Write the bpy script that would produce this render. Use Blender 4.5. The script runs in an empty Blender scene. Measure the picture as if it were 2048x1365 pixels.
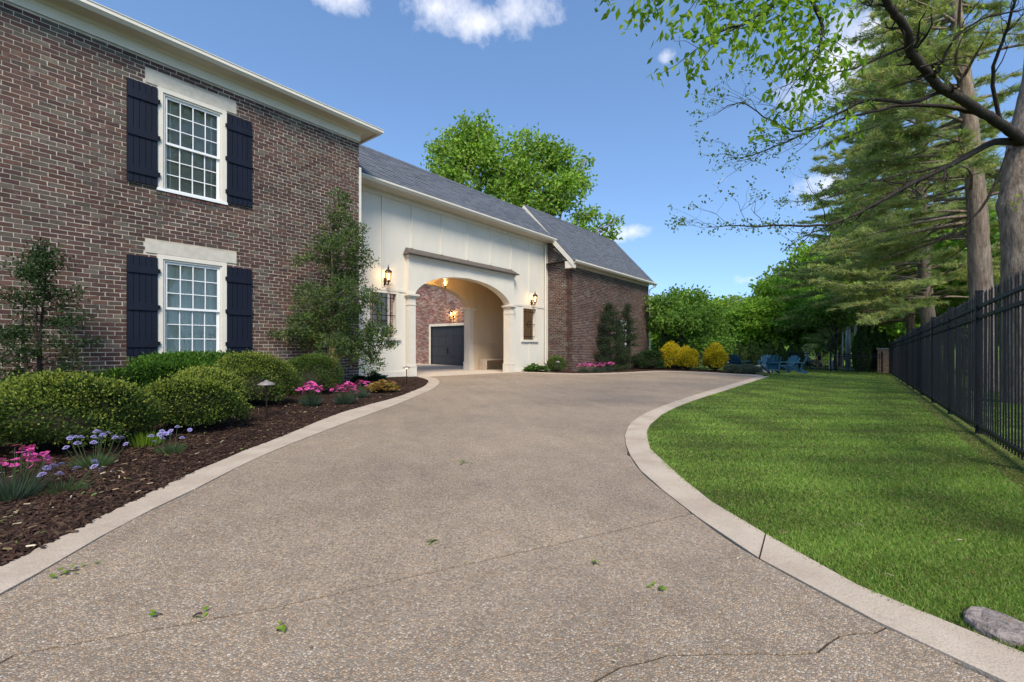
import bpy, math, random
import numpy as np
from mathutils import Vector, Matrix

random.seed(7)
RNG = np.random.default_rng(11)
scene = bpy.context.scene
COL = scene.collection
pi = math.pi

# ------------------------------------------------------------------ camera
# World: X runs along the house front, Y points at the house, Z up.
FPX, CX, HY, ZC = 910.2, 1024.0, 693.0, 0.964
YAW = math.atan2(719.0, FPX)
CA, SA = math.cos(YAW), math.sin(YAW)
cam_d = bpy.data.cameras.new('camera')
cam = bpy.data.objects.new('camera', cam_d)
COL.objects.link(cam)
cam.location = (0, 0, ZC)
cam.rotation_euler = (pi / 2, 0, -math.atan2(CA, SA))
cam_d.sensor_width = 36
cam_d.lens = 36 * FPX / 2048
cam_d.shift_y = (HY - 682.5) / 2048
cam_d.clip_start = 0.05
cam_d.clip_end = 2000
scene.camera = cam

# ------------------------------------------------------------------ sky, sun, exposure
SUN_EL, SUN_AZ = math.radians(47), math.radians(229)   # azimuth of the sun in the XY plane
SUN_STRENGTH, SUN_ANGLE = 2.6, math.radians(22)
SKY_STRENGTH, EXPOSURE = 0.128, 1.05
sun_dir = Vector((math.cos(SUN_EL) * math.cos(SUN_AZ), math.cos(SUN_EL) * math.sin(SUN_AZ), math.sin(SUN_EL)))

world = bpy.data.worlds.new('World')
scene.world = world
world.use_nodes = True
wn, wl = world.node_tree.nodes, world.node_tree.links
wn.clear()
w_out = wn.new('ShaderNodeOutputWorld')
w_bg = wn.new('ShaderNodeBackground')
w_bg.inputs['Strength'].default_value = SKY_STRENGTH
w_sky = wn.new('ShaderNodeTexSky')
w_sky.sky_type = 'NISHITA'
w_sky.sun_disc = False
w_sky.sun_elevation = SUN_EL
w_sky.sun_rotation = math.atan2(sun_dir.x, sun_dir.y)
w_sky.altitude = 200
w_sky.air_density = 1.0
w_sky.dust_density = 0.15
w_sky.ozone_density = 1.6
w_tc = wn.new('ShaderNodeTexCoord')

def wmath(op, a, b=None, clamp=False):
    n = wn.new('ShaderNodeMath'); n.operation = op; n.use_clamp = clamp
    for i, v in enumerate((a, b)):
        if v is None: continue
        if isinstance(v, (int, float)): n.inputs[i].default_value = v
        else: wl.new(v, n.inputs[i])
    return n.outputs[0]

def wvec(op, a, b):
    n = wn.new('ShaderNodeVectorMath'); n.operation = op
    for i, v in enumerate((a, b)):
        if isinstance(v, tuple): n.inputs[i].default_value = v
        elif v is not None: wl.new(v, n.inputs[i])
    return n

def ray(px):
    t = (px - CX) / FPX
    return CA + t * SA, SA - t * CA

def skydir(px, py):
    dx, dy = ray(px)
    v = Vector((dx, dy, (HY - py) / FPX)); v.normalize()
    return v

w_dir = wvec('NORMALIZE', w_tc.outputs['Generated'], None).outputs[0]
def wnoise(scale, detail, rough, vec=None):
    n = wn.new('ShaderNodeTexNoise')
    n.inputs['Scale'].default_value = scale; n.inputs['Detail'].default_value = detail
    n.inputs['Roughness'].default_value = rough
    wl.new(vec or w_dir, n.inputs['Vector'])
    return n.outputs['Fac']
fine = wnoise(11, 9, 0.66)
big = wnoise(2.6, 5, 0.55)
mask = None
# fair weather clouds: (direction, angular size, vertical stretch, strength)
for px, py, r, st, amp in ((880, 18, .10, 2.1, .9), (1040, 22, .10, 2.1, .9), (960, 42, .075, 1.8, .85), (670, -18, .09, 3, 1.0),
                           (1715, 120, .15, 1.8, .9), (1245, 468, .07, 3.0, .85), (1655, 372, .085, 1.8, .8),
                           (1472, 152, .03, 1.3, .45), (1335, 110, .02, 1.3, .5), (1500, 560, .06, 3, .5),
                           (-500, 150, .16, 2.0, 1.0), (-1400, 60, .2, 2.5, 1.0), (2900, 200, .2, 2.2, 1.0)):
    d = skydir(px, py)
    df = wvec('SUBTRACT', w_dir, tuple(d)).outputs[0]
    df = wvec('MULTIPLY', df, (1, 1, st)).outputs[0]
    ln = wvec('LENGTH', df, None).outputs['Value']
    m = wmath('SUBTRACT', 1.0, wmath('DIVIDE', ln, r), True)
    m = wmath('MULTIPLY', m, amp)
    mask = m if mask is None else wmath('MAXIMUM', mask, m)
scatter = wmath('MULTIPLY', wmath('SUBTRACT', big, 0.66, True), 3.0, True)
mask = wmath('MAXIMUM', mask, scatter)
cl = wmath('SUBTRACT', wmath('ADD', mask, wmath('MULTIPLY', wmath('SUBTRACT', fine, 0.5), 2.2)), 0.22)
gate = wmath('MULTIPLY', mask, 6.0, True)
cl = wmath('MULTIPLY', wmath('MULTIPLY', cl, 1.05, True), gate, True)
w_mix = wn.new('ShaderNodeMix'); w_mix.data_type = 'RGBA'
wl.new(cl, w_mix.inputs['Factor'])
w_up = wvec('NORMALIZE', wvec('ADD', w_tc.outputs['Generated'], (0, 0, .15)).outputs[0], None)
wl.new(w_up.outputs[0], w_sky.inputs['Vector'])
w_hs = wn.new('ShaderNodeHueSaturation')
w_hs.inputs['Saturation'].default_value = 1.08
wl.new(w_sky.outputs['Color'], w_hs.inputs['Color'])
wl.new(w_hs.outputs['Color'], w_mix.inputs['A'])
w_mix.inputs['B'].default_value = (4.6, 4.6, 4.9, 1)
wl.new(w_mix.outputs['Result'], w_bg.inputs['Color'])
wl.new(w_bg.outputs[0], w_out.inputs['Surface'])

sd = bpy.data.lights.new('sun', 'SUN')
sd.energy = SUN_STRENGTH; sd.angle = SUN_ANGLE; sd.color = (1.0, 0.9, 0.76)
so = bpy.data.objects.new('sun', sd); COL.objects.link(so)
so.rotation_euler = (-sun_dir).to_track_quat('-Z', 'Y').to_euler()
so.location = (-10, -10, 20)

vs = scene.view_settings
vs.view_transform = 'Standard'; vs.look = 'None'; vs.exposure = EXPOSURE; vs.gamma = 1.0
vs.use_curve_mapping = False
scene.cycles.use_denoising = True
scene.cycles.max_bounces = 10
scene.cycles.transparent_max_bounces = 12
scene.cycles.diffuse_bounces = 7
scene.cycles.caustics_reflective = False
scene.cycles.caustics_refractive = False
scene.cycles.sample_clamp_indirect = 6.0

# ------------------------------------------------------------------ measuring helpers
GX, GY = -0.0182, 0.0131                       # the site is one gently tilted plane
def g(x, y): return GX * x + GY * y
def gp(px, py):                                 # ground point seen at a photo pixel
    dx, dy = ray(px)
    z = ZC / ((py - HY) / FPX + GX * dx + GY * dy)
    return (dx * z, dy * z)
def gp3(px, py):
    x, y = gp(px, py); return (x, y, g(x, y))
def xon(px, Y):                                 # X of the photo column px on the wall plane Y
    dx, dy = ray(px); return dx * Y / dy
def at(px, py, z):                              # point at camera depth z
    dx, dy = ray(px); return Vector((dx * z, dy * z, ZC - (py - HY) / FPX * z))
def proj(x, y, z):
    d = x * CA + y * SA; l = x * SA - y * CA
    return CX + FPX * l / d, HY - FPX * (z - ZC) / d, d

# ------------------------------------------------------------------ materials
def new_mat(name):
    m = bpy.data.materials.new(name); m.use_nodes = True
    nt = m.node_tree; nt.nodes.clear()
    out = nt.nodes.new('ShaderNodeOutputMaterial')
    b = nt.nodes.new('ShaderNodeBsdfPrincipled')
    nt.links.new(b.outputs[0], out.inputs['Surface'])
    return m, nt, b, out

def nd(nt, kind, **kw):
    n = nt.nodes.new(kind)
    for k, v in kw.items():
        if k in n.inputs: n.inputs[k].default_value = v
        else: setattr(n, k, v)
    return n

def pos(nt, stretch=None):
    geo = nd(nt, 'ShaderNodeNewGeometry')
    if stretch is None: return geo.outputs['Position']
    v = nd(nt, 'ShaderNodeVectorMath', operation='MULTIPLY')
    nt.links.new(geo.outputs['Position'], v.inputs[0]); v.inputs[1].default_value = stretch
    return v.outputs[0]

def noise(nt, scale, detail=4, rough=.55, stretch=None):
    n = nd(nt, 'ShaderNodeTexNoise')
    n.inputs['Scale'].default_value = scale; n.inputs['Detail'].default_value = detail; n.inputs['Roughness'].default_value = rough
    nt.links.new(pos(nt, stretch), n.inputs['Vector'])
    return n.outputs['Fac']

def ramp(nt, fac, stops, interp='LINEAR'):
    r = nd(nt, 'ShaderNodeValToRGB'); r.color_ramp.interpolation = interp
    e = r.color_ramp.elements
    while len(e) < len(stops): e.new(0.5)
    for i, (p, c) in enumerate(stops):
        e[i].position = p; e[i].color = (*c, 1) if len(c) == 3 else c
    nt.links.new(fac, r.inputs['Fac'])
    return r.outputs['Color']

def mixc(nt, fac, a, b, blend='MIX'):
    m = nd(nt, 'ShaderNodeMix', data_type='RGBA', blend_type=blend)
    for key, v in (('Factor', fac), ('A', a), ('B', b)):
        if isinstance(v, (int, float)): m.inputs[key].default_value = v
        elif isinstance(v, tuple): m.inputs[key].default_value = (*v, 1)
        else: nt.links.new(v, m.inputs[key])
    return m.outputs['Result']

def mth(nt, op, a, b=None, clamp=False):
    n = nd(nt, 'ShaderNodeMath', operation=op, use_clamp=clamp)
    for i, v in enumerate((a, b)):
        if v is None: continue
        if isinstance(v, (int, float)): n.inputs[i].default_value = v
        else: nt.links.new(v, n.inputs[i])
    return n.outputs[0]

def bump(nt, b, h, strength=.3, dist=.01):
    n = nd(nt, 'ShaderNodeBump'); n.inputs['Strength'].default_value = strength; n.inputs['Distance'].default_value = dist
    nt.links.new(h, n.inputs['Height']); nt.links.new(n.outputs[0], b.inputs['Normal'])

def simple(name, c, var=.15, scale=6, rough=.6, bmp=.15, bscale=60, metal=0, spec=.4, stretch=None):
    m, nt, b, out = new_mat(name)
    n1 = noise(nt, scale, 5, .6, stretch)
    lo = tuple(x * (1 - var) for x in c); hi = tuple(min(1, x * (1 + var)) for x in c)
    nt.links.new(ramp(nt, n1, [(.3, lo), (.7, hi)]), b.inputs['Base Color'])
    b.inputs['Roughness'].default_value = rough; b.inputs['Metallic'].default_value = metal
    b.inputs['Specular IOR Level'].default_value = spec
    if bmp: bump(nt, b, noise(nt, bscale, 3, .5, stretch), bmp, .01)
    return m

MAT = {}
MAT['trim'] = simple('cream_trim_paint', (.62, .58, .49), .05, 3, .45, .05, 30)
MAT['siding'] = simple('cream_textured_siding', (.62, .585, .50), .06, 1.2, .55, .25, 45, stretch=(1, 1, .35))
MAT['inner_siding'] = simple('lamp_tinted_grooved_siding', (.56, .45, .30), .06, 2, .6, .2, 45, stretch=(1, 1, .2))  # cream siding; the lantern's warm glow is mixed into its base colour
MAT['lintel'] = simple('limestone', (.47, .44, .37), .12, 9, .85, .3, 80)
MAT['white'] = simple('white_sash_paint', (.72, .73, .72), .04, 3, .4, .03)
MAT['shutter'] = simple('navy_shutter_paint', (.007, .0095, .019), .2, 4, .55, .12, 60, spec=.2, stretch=(1, 1, .15))
MAT['iron'] = simple('black_powder_coat', (.007, .0085, .011), .3, 5, .5, .05, spec=.22)
MAT['lantern'] = simple('bronze_lantern', (.03, .018, .012), .3, 20, .45, .1, metal=.6)
MAT['aged_metal'] = simple('aged_grey_metal', (.2, .18, .165), .2, 12, .5, .1)
MAT['copper'] = simple('weathered_metal_hood', (.115, .095, .08), .25, 5, .5, .1, 30, metal=.35)
MAT['door'] = simple('charcoal_garage_door', (.032, .033, .039), .12, 4, .5, .15, 50)
MAT['bench'] = simple('tan_bench_wood', (.47, .38, .29), .12, 5, .6, .15, stretch=(.2, 1, 1))
MAT['chair'] = simple('blue_poly_lumber', (.012, .058, .105), .2, 6, .45, .08)
MAT['yellow'] = simple('yellow_plastic', (.75, .42, .01), .08, 6, .45, 0)
MAT['galv'] = simple('galvanised_steel', (.36, .40, .43), .15, 3, .45, .1, metal=.4)
MAT['pole_white'] = simple('pale_wood_pole', (.55, .51, .44), .12, 4, .7, .2, stretch=(1, 1, .1))
MAT['pole_wood'] = simple('brown_wood_pole', (.20, .14, .09), .2, 6, .8, .3, stretch=(1, 1, .1))
MAT['white_can'] = simple('white_bin', (.66, .66, .64), .05, 6, .5, 0)
MAT['stone'] = simple('grey_fieldstone', (.27, .24, .21), .35, 14, .85, .5, 60)
MAT['paver'] = simple('grey_purple_paver', (.22, .185, .165), .4, 34, .9, .9, 90)
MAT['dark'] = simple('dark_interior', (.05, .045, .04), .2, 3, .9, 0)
MAT['curtain'] = simple('cream_roller_shade', (.82, .78, .6), .1, 3, .8, .2, 20, stretch=(1, 1, .15))
MAT['slat'] = simple('wood_blind_slat', (.72, .66, .54), .1, 5, .5, 0)
MAT['grey_cloth'] = simple('grey_cloth', (.25, .25, .26), .15, 9, .85, .1)
MAT['khaki'] = simple('khaki_cloth', (.33, .28, .2), .15, 9, .85, .1)
MAT['skin'] = simple('skin', (.42, .26, .18), .05, 9, .55, 0)
MAT['hair'] = simple('grey_hair', (.3, .29, .28), .2, 30, .7, .2)
MAT['asphalt'] = simple('asphalt', (.06, .06, .062), .2, 12, .85, .3)
MAT['wood_sign'] = simple('wood_post', (.16, .10, .06), .2, 8, .8, .2)
MAT['tyre'] = simple('tyre_rubber', (.015, .015, .016), .1, 9, .8, 0)
MAT['dark_joint'] = simple('joint_dirt', (.045, .036, .026), .6, 22, .95, .5, 80)
MAT['soil'] = simple('soil', (.055, .038, .026), .3, 20, .95, .6, 80)

def mat_emit(name, c, s):
    m = bpy.data.materials.new(name); m.use_nodes = True
    nt = m.node_tree; nt.nodes.clear()
    out = nt.nodes.new('ShaderNodeOutputMaterial'); e = nt.nodes.new('ShaderNodeEmission')
    e.inputs['Color'].default_value = (*c, 1); e.inputs['Strength'].default_value = s
    nt.links.new(e.outputs[0], out.inputs['Surface'])
    return m
MAT['bulb'] = mat_emit('warm_bulb', (1.0, .72, .36), 5.0)
MAT['amber'] = mat_emit('amber_signal_lens', (1.0, .5, .04), 1.2)

def mat_glass():
    m, nt, b, out = new_mat('window_glass')
    nt.nodes.remove(b)
    tr = nd(nt, 'ShaderNodeBsdfTransparent'); tr.inputs[0].default_value = (.96, .98, .96, 1)
    gl = nd(nt, 'ShaderNodeBsdfGlossy'); gl.inputs['Roughness'].default_value = .01
    fr = nd(nt, 'ShaderNodeFresnel'); fr.inputs[0].default_value = 1.55
    f = mth(nt, 'ADD', mth(nt, 'MULTIPLY', fr.outputs[0], 1.0), .02, True)
    mx = nd(nt, 'ShaderNodeMixShader')
    nt.links.new(f, mx.inputs[0]); nt.links.new(tr.outputs[0], mx.inputs[1]); nt.links.new(gl.outputs[0], mx.inputs[2])
    nt.links.new(mx.outputs[0], out.inputs['Surface'])
    bp = nd(nt, 'ShaderNodeBump'); bp.inputs['Strength'].default_value = .05; bp.inputs['Distance'].default_value = .01
    nt.links.new(noise(nt, 7, 2), bp.inputs['Height']); nt.links.new(bp.outputs[0], gl.inputs['Normal'])
    return m
MAT['glass'] = mat_glass()
def mat_lamp_glass():
    m, nt, b, out = new_mat('seeded_lantern_glass')
    nt.nodes.remove(b)
    tr = nd(nt, 'ShaderNodeBsdfTransparent'); tr.inputs[0].default_value = (1, .9, .72, 1)
    gl = nd(nt, 'ShaderNodeBsdfGlossy'); gl.inputs['Roughness'].default_value = .15
    mx = nd(nt, 'ShaderNodeMixShader'); mx.inputs[0].default_value = .15
    nt.links.new(tr.outputs[0], mx.inputs[1]); nt.links.new(gl.outputs[0], mx.inputs[2])
    nt.links.new(mx.outputs[0], out.inputs['Surface'])
    return m
MAT['lamp_glass'] = mat_lamp_glass()

def mat_brick(name, reds, greys, smear, shift=0.0):
    m, nt, b, out = new_mat(name)
    geo = nd(nt, 'ShaderNodeNewGeometry'); oi = nd(nt, 'ShaderNodeObjectInfo')
    r = mth(nt, 'FRACT', mth(nt, 'ADD', geo.outputs['Random Per Island'], oi.outputs['Random']))
    k = len(reds); stops = []
    allc = reds + greys
    for i, c in enumerate(allc): stops.append((i / len(allc), c))
    base = ramp(nt, r, stops, 'CONSTANT')
    hue2 = mth(nt, 'FRACT', mth(nt, 'MULTIPLY', r, 17.3))
    base = mixc(nt, .62, base, ramp(nt, hue2, [(0, (.62, .62, .62)), (1, (1.3, 1.3, 1.3))]), 'MULTIPLY')
    n1 = noise(nt, 26, 5, .65)
    base = mixc(nt, .55, base, ramp(nt, n1, [(.3, (.55, .55, .55)), (.7, (1.35, 1.35, 1.35))]), 'MULTIPLY')
    n2 = noise(nt, 9, 6, .7)
    n3 = noise(nt, 1.3, 3, .5)
    sm = mth(nt, 'MULTIPLY', mth(nt, 'SUBTRACT', n2, .56, True), 5.0, True)
    sm = mth(nt, 'MULTIPLY', sm, mth(nt, 'ADD', mth(nt, 'MULTIPLY', hue2, .7), .15), True)
    sm = mth(nt, 'MULTIPLY', sm, mth(nt, 'MULTIPLY', mth(nt, 'SUBTRACT', n3, .3, True), 2.5, True), True)
    base = mixc(nt, mth(nt, 'MULTIPLY', sm, smear), base, (.42, .37, .31))
    base = mixc(nt, .8, base, ramp(nt, noise(nt, .45, 4, .6), [(.32, (.78, .77, .78)), (.5, (1, 1, 1)), (.68, (1.2, 1.17, 1.12))]), 'MULTIPLY')
    base = mixc(nt, .6, base, ramp(nt, noise(nt, 1.1, 5, .65, (1.6, 1.6, .22)), [(.35, (.82, .81, .8)), (.62, (1.06, 1.06, 1.06))]), 'MULTIPLY')
    nt.links.new(base, b.inputs['Base Color'])
    b.inputs['Roughness'].default_value = .85; b.inputs['Specular IOR Level'].default_value = .25
    bump(nt, b, noise(nt, 90, 5, .7), .45, .006)
    return m
REDS = [(.090, .049, .040), (.080, .042, .036), (.097, .051, .039), (.073, .040, .036), (.088, .054, .043), (.102, .057, .043), (.084, .047, .040)]
GREYS = [(.098, .077, .06), (.115, .094, .073), (.082, .062, .051)]
MAT['brick'] = mat_brick('tumbled_red_brick', REDS, GREYS, .75)
MAT['brick_far'] = mat_brick('weathered_red_brick', REDS, GREYS[:2], .95)
MAT['brick_warm'] = mat_brick('old_pale_pillar_brick', [(.2, .11, .055), (.16, .09, .045), (.23, .14, .07)], [(.18, .13, .08)], .3)
MAT['mortar'] = simple('buff_mortar', (.44, .39, .31), .3, 1.8, .95, .4, 120)

def mat_shingle():
    m, nt, b, out = new_mat('slate_blue_asphalt_shingle')
    geo = nd(nt, 'ShaderNodeNewGeometry'); oi = nd(nt, 'ShaderNodeObjectInfo')
    r = mth(nt, 'FRACT', mth(nt, 'ADD', geo.outputs['Random Per Island'], oi.outputs['Random']))
    base = ramp(nt, r, [(0, (.082, .092, .11)), (.3, (.092, .103, .122)), (.6, (.102, .113, .132)), (.85, (.074, .084, .102))])
    base = mixc(nt, .6, base, ramp(nt, noise(nt, 160, 3, .7), [(.3, (.55, .55, .55)), (.7, (1.45, 1.45, 1.45))]), 'MULTIPLY')
    nt.links.new(base, b.inputs['Base Color']); b.inputs['Roughness'].default_value = .9
    bump(nt, b, noise(nt, 220, 3, .6), .4, .004)
    return m
MAT['shingle'] = mat_shingle()

def mat_aggregate():
    m, nt, b, out = new_mat('exposed_aggregate_concrete')
    v = nd(nt, 'ShaderNodeTexVoronoi'); v.inputs['Scale'].default_value = 112
    nt.links.new(pos(nt), v.inputs['Vector'])
    e = nd(nt, 'ShaderNodeTexVoronoi', feature='DISTANCE_TO_EDGE'); e.inputs['Scale'].default_value = 112
    nt.links.new(pos(nt), e.inputs['Vector'])
    sep = nd(nt, 'ShaderNodeSeparateColor'); nt.links.new(v.outputs['Color'], sep.inputs[0])
    peb = ramp(nt, sep.outputs[0], [(0, (.42, .30, .20)), (.16, (.26, .235, .215)), (.34, (.50, .41, .32)), (.5, (.37, .25, .17)),
                                   (.64, (.235, .225, .225)), (.78, (.54, .46, .375)), (.9, (.40, .345, .295)), (.97, (.62, .58, .53))], 'CONSTANT')
    peb = mixc(nt, .38, peb, (.40, .33, .25))
    peb = mixc(nt, .4, peb, ramp(nt, sep.outputs[1], [(0, (.6, .6, .6)), (1, (1.35, 1.35, 1.35))]), 'MULTIPLY')
    grout = ramp(nt, noise(nt, 300, 2), [(.3, (.16, .125, .095)), (.7, (.27, .22, .17))])
    isp = mth(nt, 'MULTIPLY', mth(nt, 'SUBTRACT', e.outputs['Distance'], .03), 14.0, True)
    hole = mth(nt, 'GREATER_THAN', sep.outputs[2], .16)
    c = mixc(nt, mth(nt, 'MULTIPLY', isp, hole), grout, peb)
    c = mixc(nt, 1.0, c, (.96, .935, .87), 'MULTIPLY')
    big = noise(nt, .55, 5, .6); mid = noise(nt, 4.5, 4, .65)
    c = mixc(nt, .7, c, ramp(nt, big, [(.3, (.70, .69, .68)), (.5, (.95, .94, .93)), (.7, (1.14, 1.11, 1.08))]), 'MULTIPLY')
    c = mixc(nt, .6, c, ramp(nt, mid, [(.25, (.8, .78, .76)), (.75, (1.16, 1.15, 1.14))]), 'MULTIPLY')
    st1 = mth(nt, 'MULTIPLY', mth(nt, 'SUBTRACT', noise(nt, 1.5, 6, .7), .57, True), 4.0, True)
    c = mixc(nt, mth(nt, 'MULTIPLY', st1, .42), c, (.13, .115, .1))
    st2 = mth(nt, 'MULTIPLY', mth(nt, 'SUBTRACT', noise(nt, 7, 3, .5), .70, True), 9.0, True)
    c = mixc(nt, mth(nt, 'MULTIPLY', st2, .4), c, (.42, .33, .23))
    nt.links.new(c, b.inputs['Base Color'])
    b.inputs['Roughness'].default_value = .72; b.inputs['Specular IOR Level'].default_value = .35
    h = mth(nt, 'MULTIPLY', mth(nt, 'MULTIPLY', e.outputs['Distance'], 3.0, True), hole)
    bump(nt, b, h, .55, .005)
    return m
MAT['aggregate'] = mat_aggregate()

def mat_concrete(name, c1, c2, pits=.5):
    m, nt, b, out = new_mat(name)
    c = ramp(nt, noise(nt, 3.2, 6, .62), [(.28, c1), (.72, c2)])
    sp = noise(nt, 130, 3, .6)
    c = mixc(nt, .5, c, ramp(nt, sp, [(.32, (.62, .6, .57)), (.5, (1, 1, 1)), (.75, (1.12, 1.12, 1.12))]), 'MULTIPLY')
    st = noise(nt, 11, 5, .7)
    c = mixc(nt, mth(nt, 'MULTIPLY', mth(nt, 'SUBTRACT', st, .6, True), 3.0, True), c, tuple(x * .62 for x in c1))
    nt.links.new(c, b.inputs['Base Color']); b.inputs['Roughness'].default_value = .85
    b.inputs['Specular IOR Level'].default_value = .25
    bump(nt, b, mth(nt, 'ADD', sp, mth(nt, 'MULTIPLY', noise(nt, 18, 4), 1.5)), pits, .006)
    return m
MAT['band'] = mat_concrete('tan_concrete_band', (.36, .29, .22), (.50, .425, .335))
MAT['pad'] = mat_concrete('pale_concrete_pad', (.46, .39, .30), (.55, .475, .375), .25)

def mat_ground(name, stops, scale, bs=60, bstr=.6):
    m, nt, b, out = new_mat(name)
    c = ramp(nt, noise(nt, scale, 8, .68), stops)
    c = mixc(nt, .5, c, ramp(nt, noise(nt, scale * 14, 4, .7), [(.3, (.55, .55, .55)), (.7, (1.4, 1.4, 1.4))]), 'MULTIPLY')
    nt.links.new(c, b.inputs['Base Color']); b.inputs['Roughness'].default_value = .95
    b.inputs['Specular IOR Level'].default_value = .1
    bump(nt, b, noise(nt, bs, 5, .7), bstr, .03)
    return m
MAT['mulch'] = mat_ground('dark_mulch', [(.3, (.028, .017, .013)), (.7, (.062, .036, .026))], 9, 70, .9)
MAT['lawn'] = mat_ground('lawn_soil', [(.3, (.03, .055, .012)), (.5, (.042, .075, .017)), (.72, (.07, .075, .03))], 2.2)
MAT['field'] = mat_ground('rough_grass', [(.3, (.07, .12, .025)), (.7, (.13, .18, .045))], .8)

def mat_leaf(name, transl=.45, rough=.55, spec=.22):
    m, nt, b, out = new_mat(name)
    at_ = nd(nt, 'ShaderNodeAttribute'); at_.attribute_name = 'col'
    nt.links.new(at_.outputs['Color'], b.inputs['Base Color'])
    b.inputs['Roughness'].default_value = rough; b.inputs['Specular IOR Level'].default_value = spec
    t = nd(nt, 'ShaderNodeBsdfTranslucent')
    nt.links.new(mixc(nt, 1.0, at_.outputs['Color'], (1.25, 1.3, .75), 'MULTIPLY'), t.inputs['Color'])
    mx = nd(nt, 'ShaderNodeMixShader'); mx.inputs[0].default_value = transl
    nt.links.new(b.outputs[0], mx.inputs[1]); nt.links.new(t.outputs[0], mx.inputs[2])
    nt.links.new(mx.outputs[0], out.inputs['Surface'])
    return m
MAT['leaf'] = mat_leaf('thin_leaf')
MAT['leaf_waxy'] = mat_leaf('waxy_leaf', .28, .6, .18)
MAT['needle'] = mat_leaf('pine_needle', .45, .6, .15)
MAT['petal'] = mat_leaf('flower_petal', .3, .6, .2)
MAT['chip'] = mat_leaf('mulch_chip', 0.0, .9, .15)

def mat_bark(name, c1, c2, sc=5):
    m, nt, b, out = new_mat(name)
    n1 = noise(nt, sc, 6, .7, (1.6, 1.6, .28)); n2 = noise(nt, sc * 6, 4, .7, (1.4, 1.4, .3))
    c = ramp(nt, n1, [(.33, c1), (.66, c2)])
    c = mixc(nt, .6, c, ramp(nt, n2, [(.3, (.5, .5, .5)), (.7, (1.4, 1.4, 1.4))]), 'MULTIPLY')
    nt.links.new(c, b.inputs['Base Color']); b.inputs['Roughness'].default_value = .95
    b.inputs['Specular IOR Level'].default_value = .15
    bump(nt, b, mth(nt, 'ADD', n1, mth(nt, 'MULTIPLY', n2, .5)), 1.0, .05)
    return m
MAT['bark'] = mat_bark('grey_brown_bark', (.14, .10, .07), (.42, .335, .255), 9)
MAT['bark_pine'] = mat_bark('pine_bark', (.13, .095, .07), (.36, .285, .22), 7)
MAT['bark_dark'] = mat_bark('dark_bark', (.03, .024, .02), (.085, .068, .055), 12)
MAT['bark_tan'] = mat_bark('tan_holly_bark', (.16, .11, .06), (.30, .22, .13), 14)

# ------------------------------------------------------------------ mesh helpers
def wloc(o):
    v = Vector((0, 0, 0))
    while o is not None:
        v += o.location; o = o.parent
    return v

def link(name, me, m, parent=None, kind=None):
    o = bpy.data.objects.new(name, me)
    COL.objects.link(o)
    if m is not None and me is not None:
        me.materials.append(MAT[m] if isinstance(m, str) else m)
    if parent is not None: o.parent = parent
    if kind: o['kind'] = kind
    return o

def tag(o, label, cat, group=None):
    o['label'] = label; o['category'] = cat
    if group: o['group'] = group
    return o

def thing(name, loc, label=None, cat=None, group=None, rz=0):
    o = bpy.data.objects.new(name, None)
    o.empty_display_size = .2
    COL.objects.link(o); o.location = loc; o.rotation_euler = (0, 0, rz)
    if label: tag(o, label, cat, group)
    return o

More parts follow.
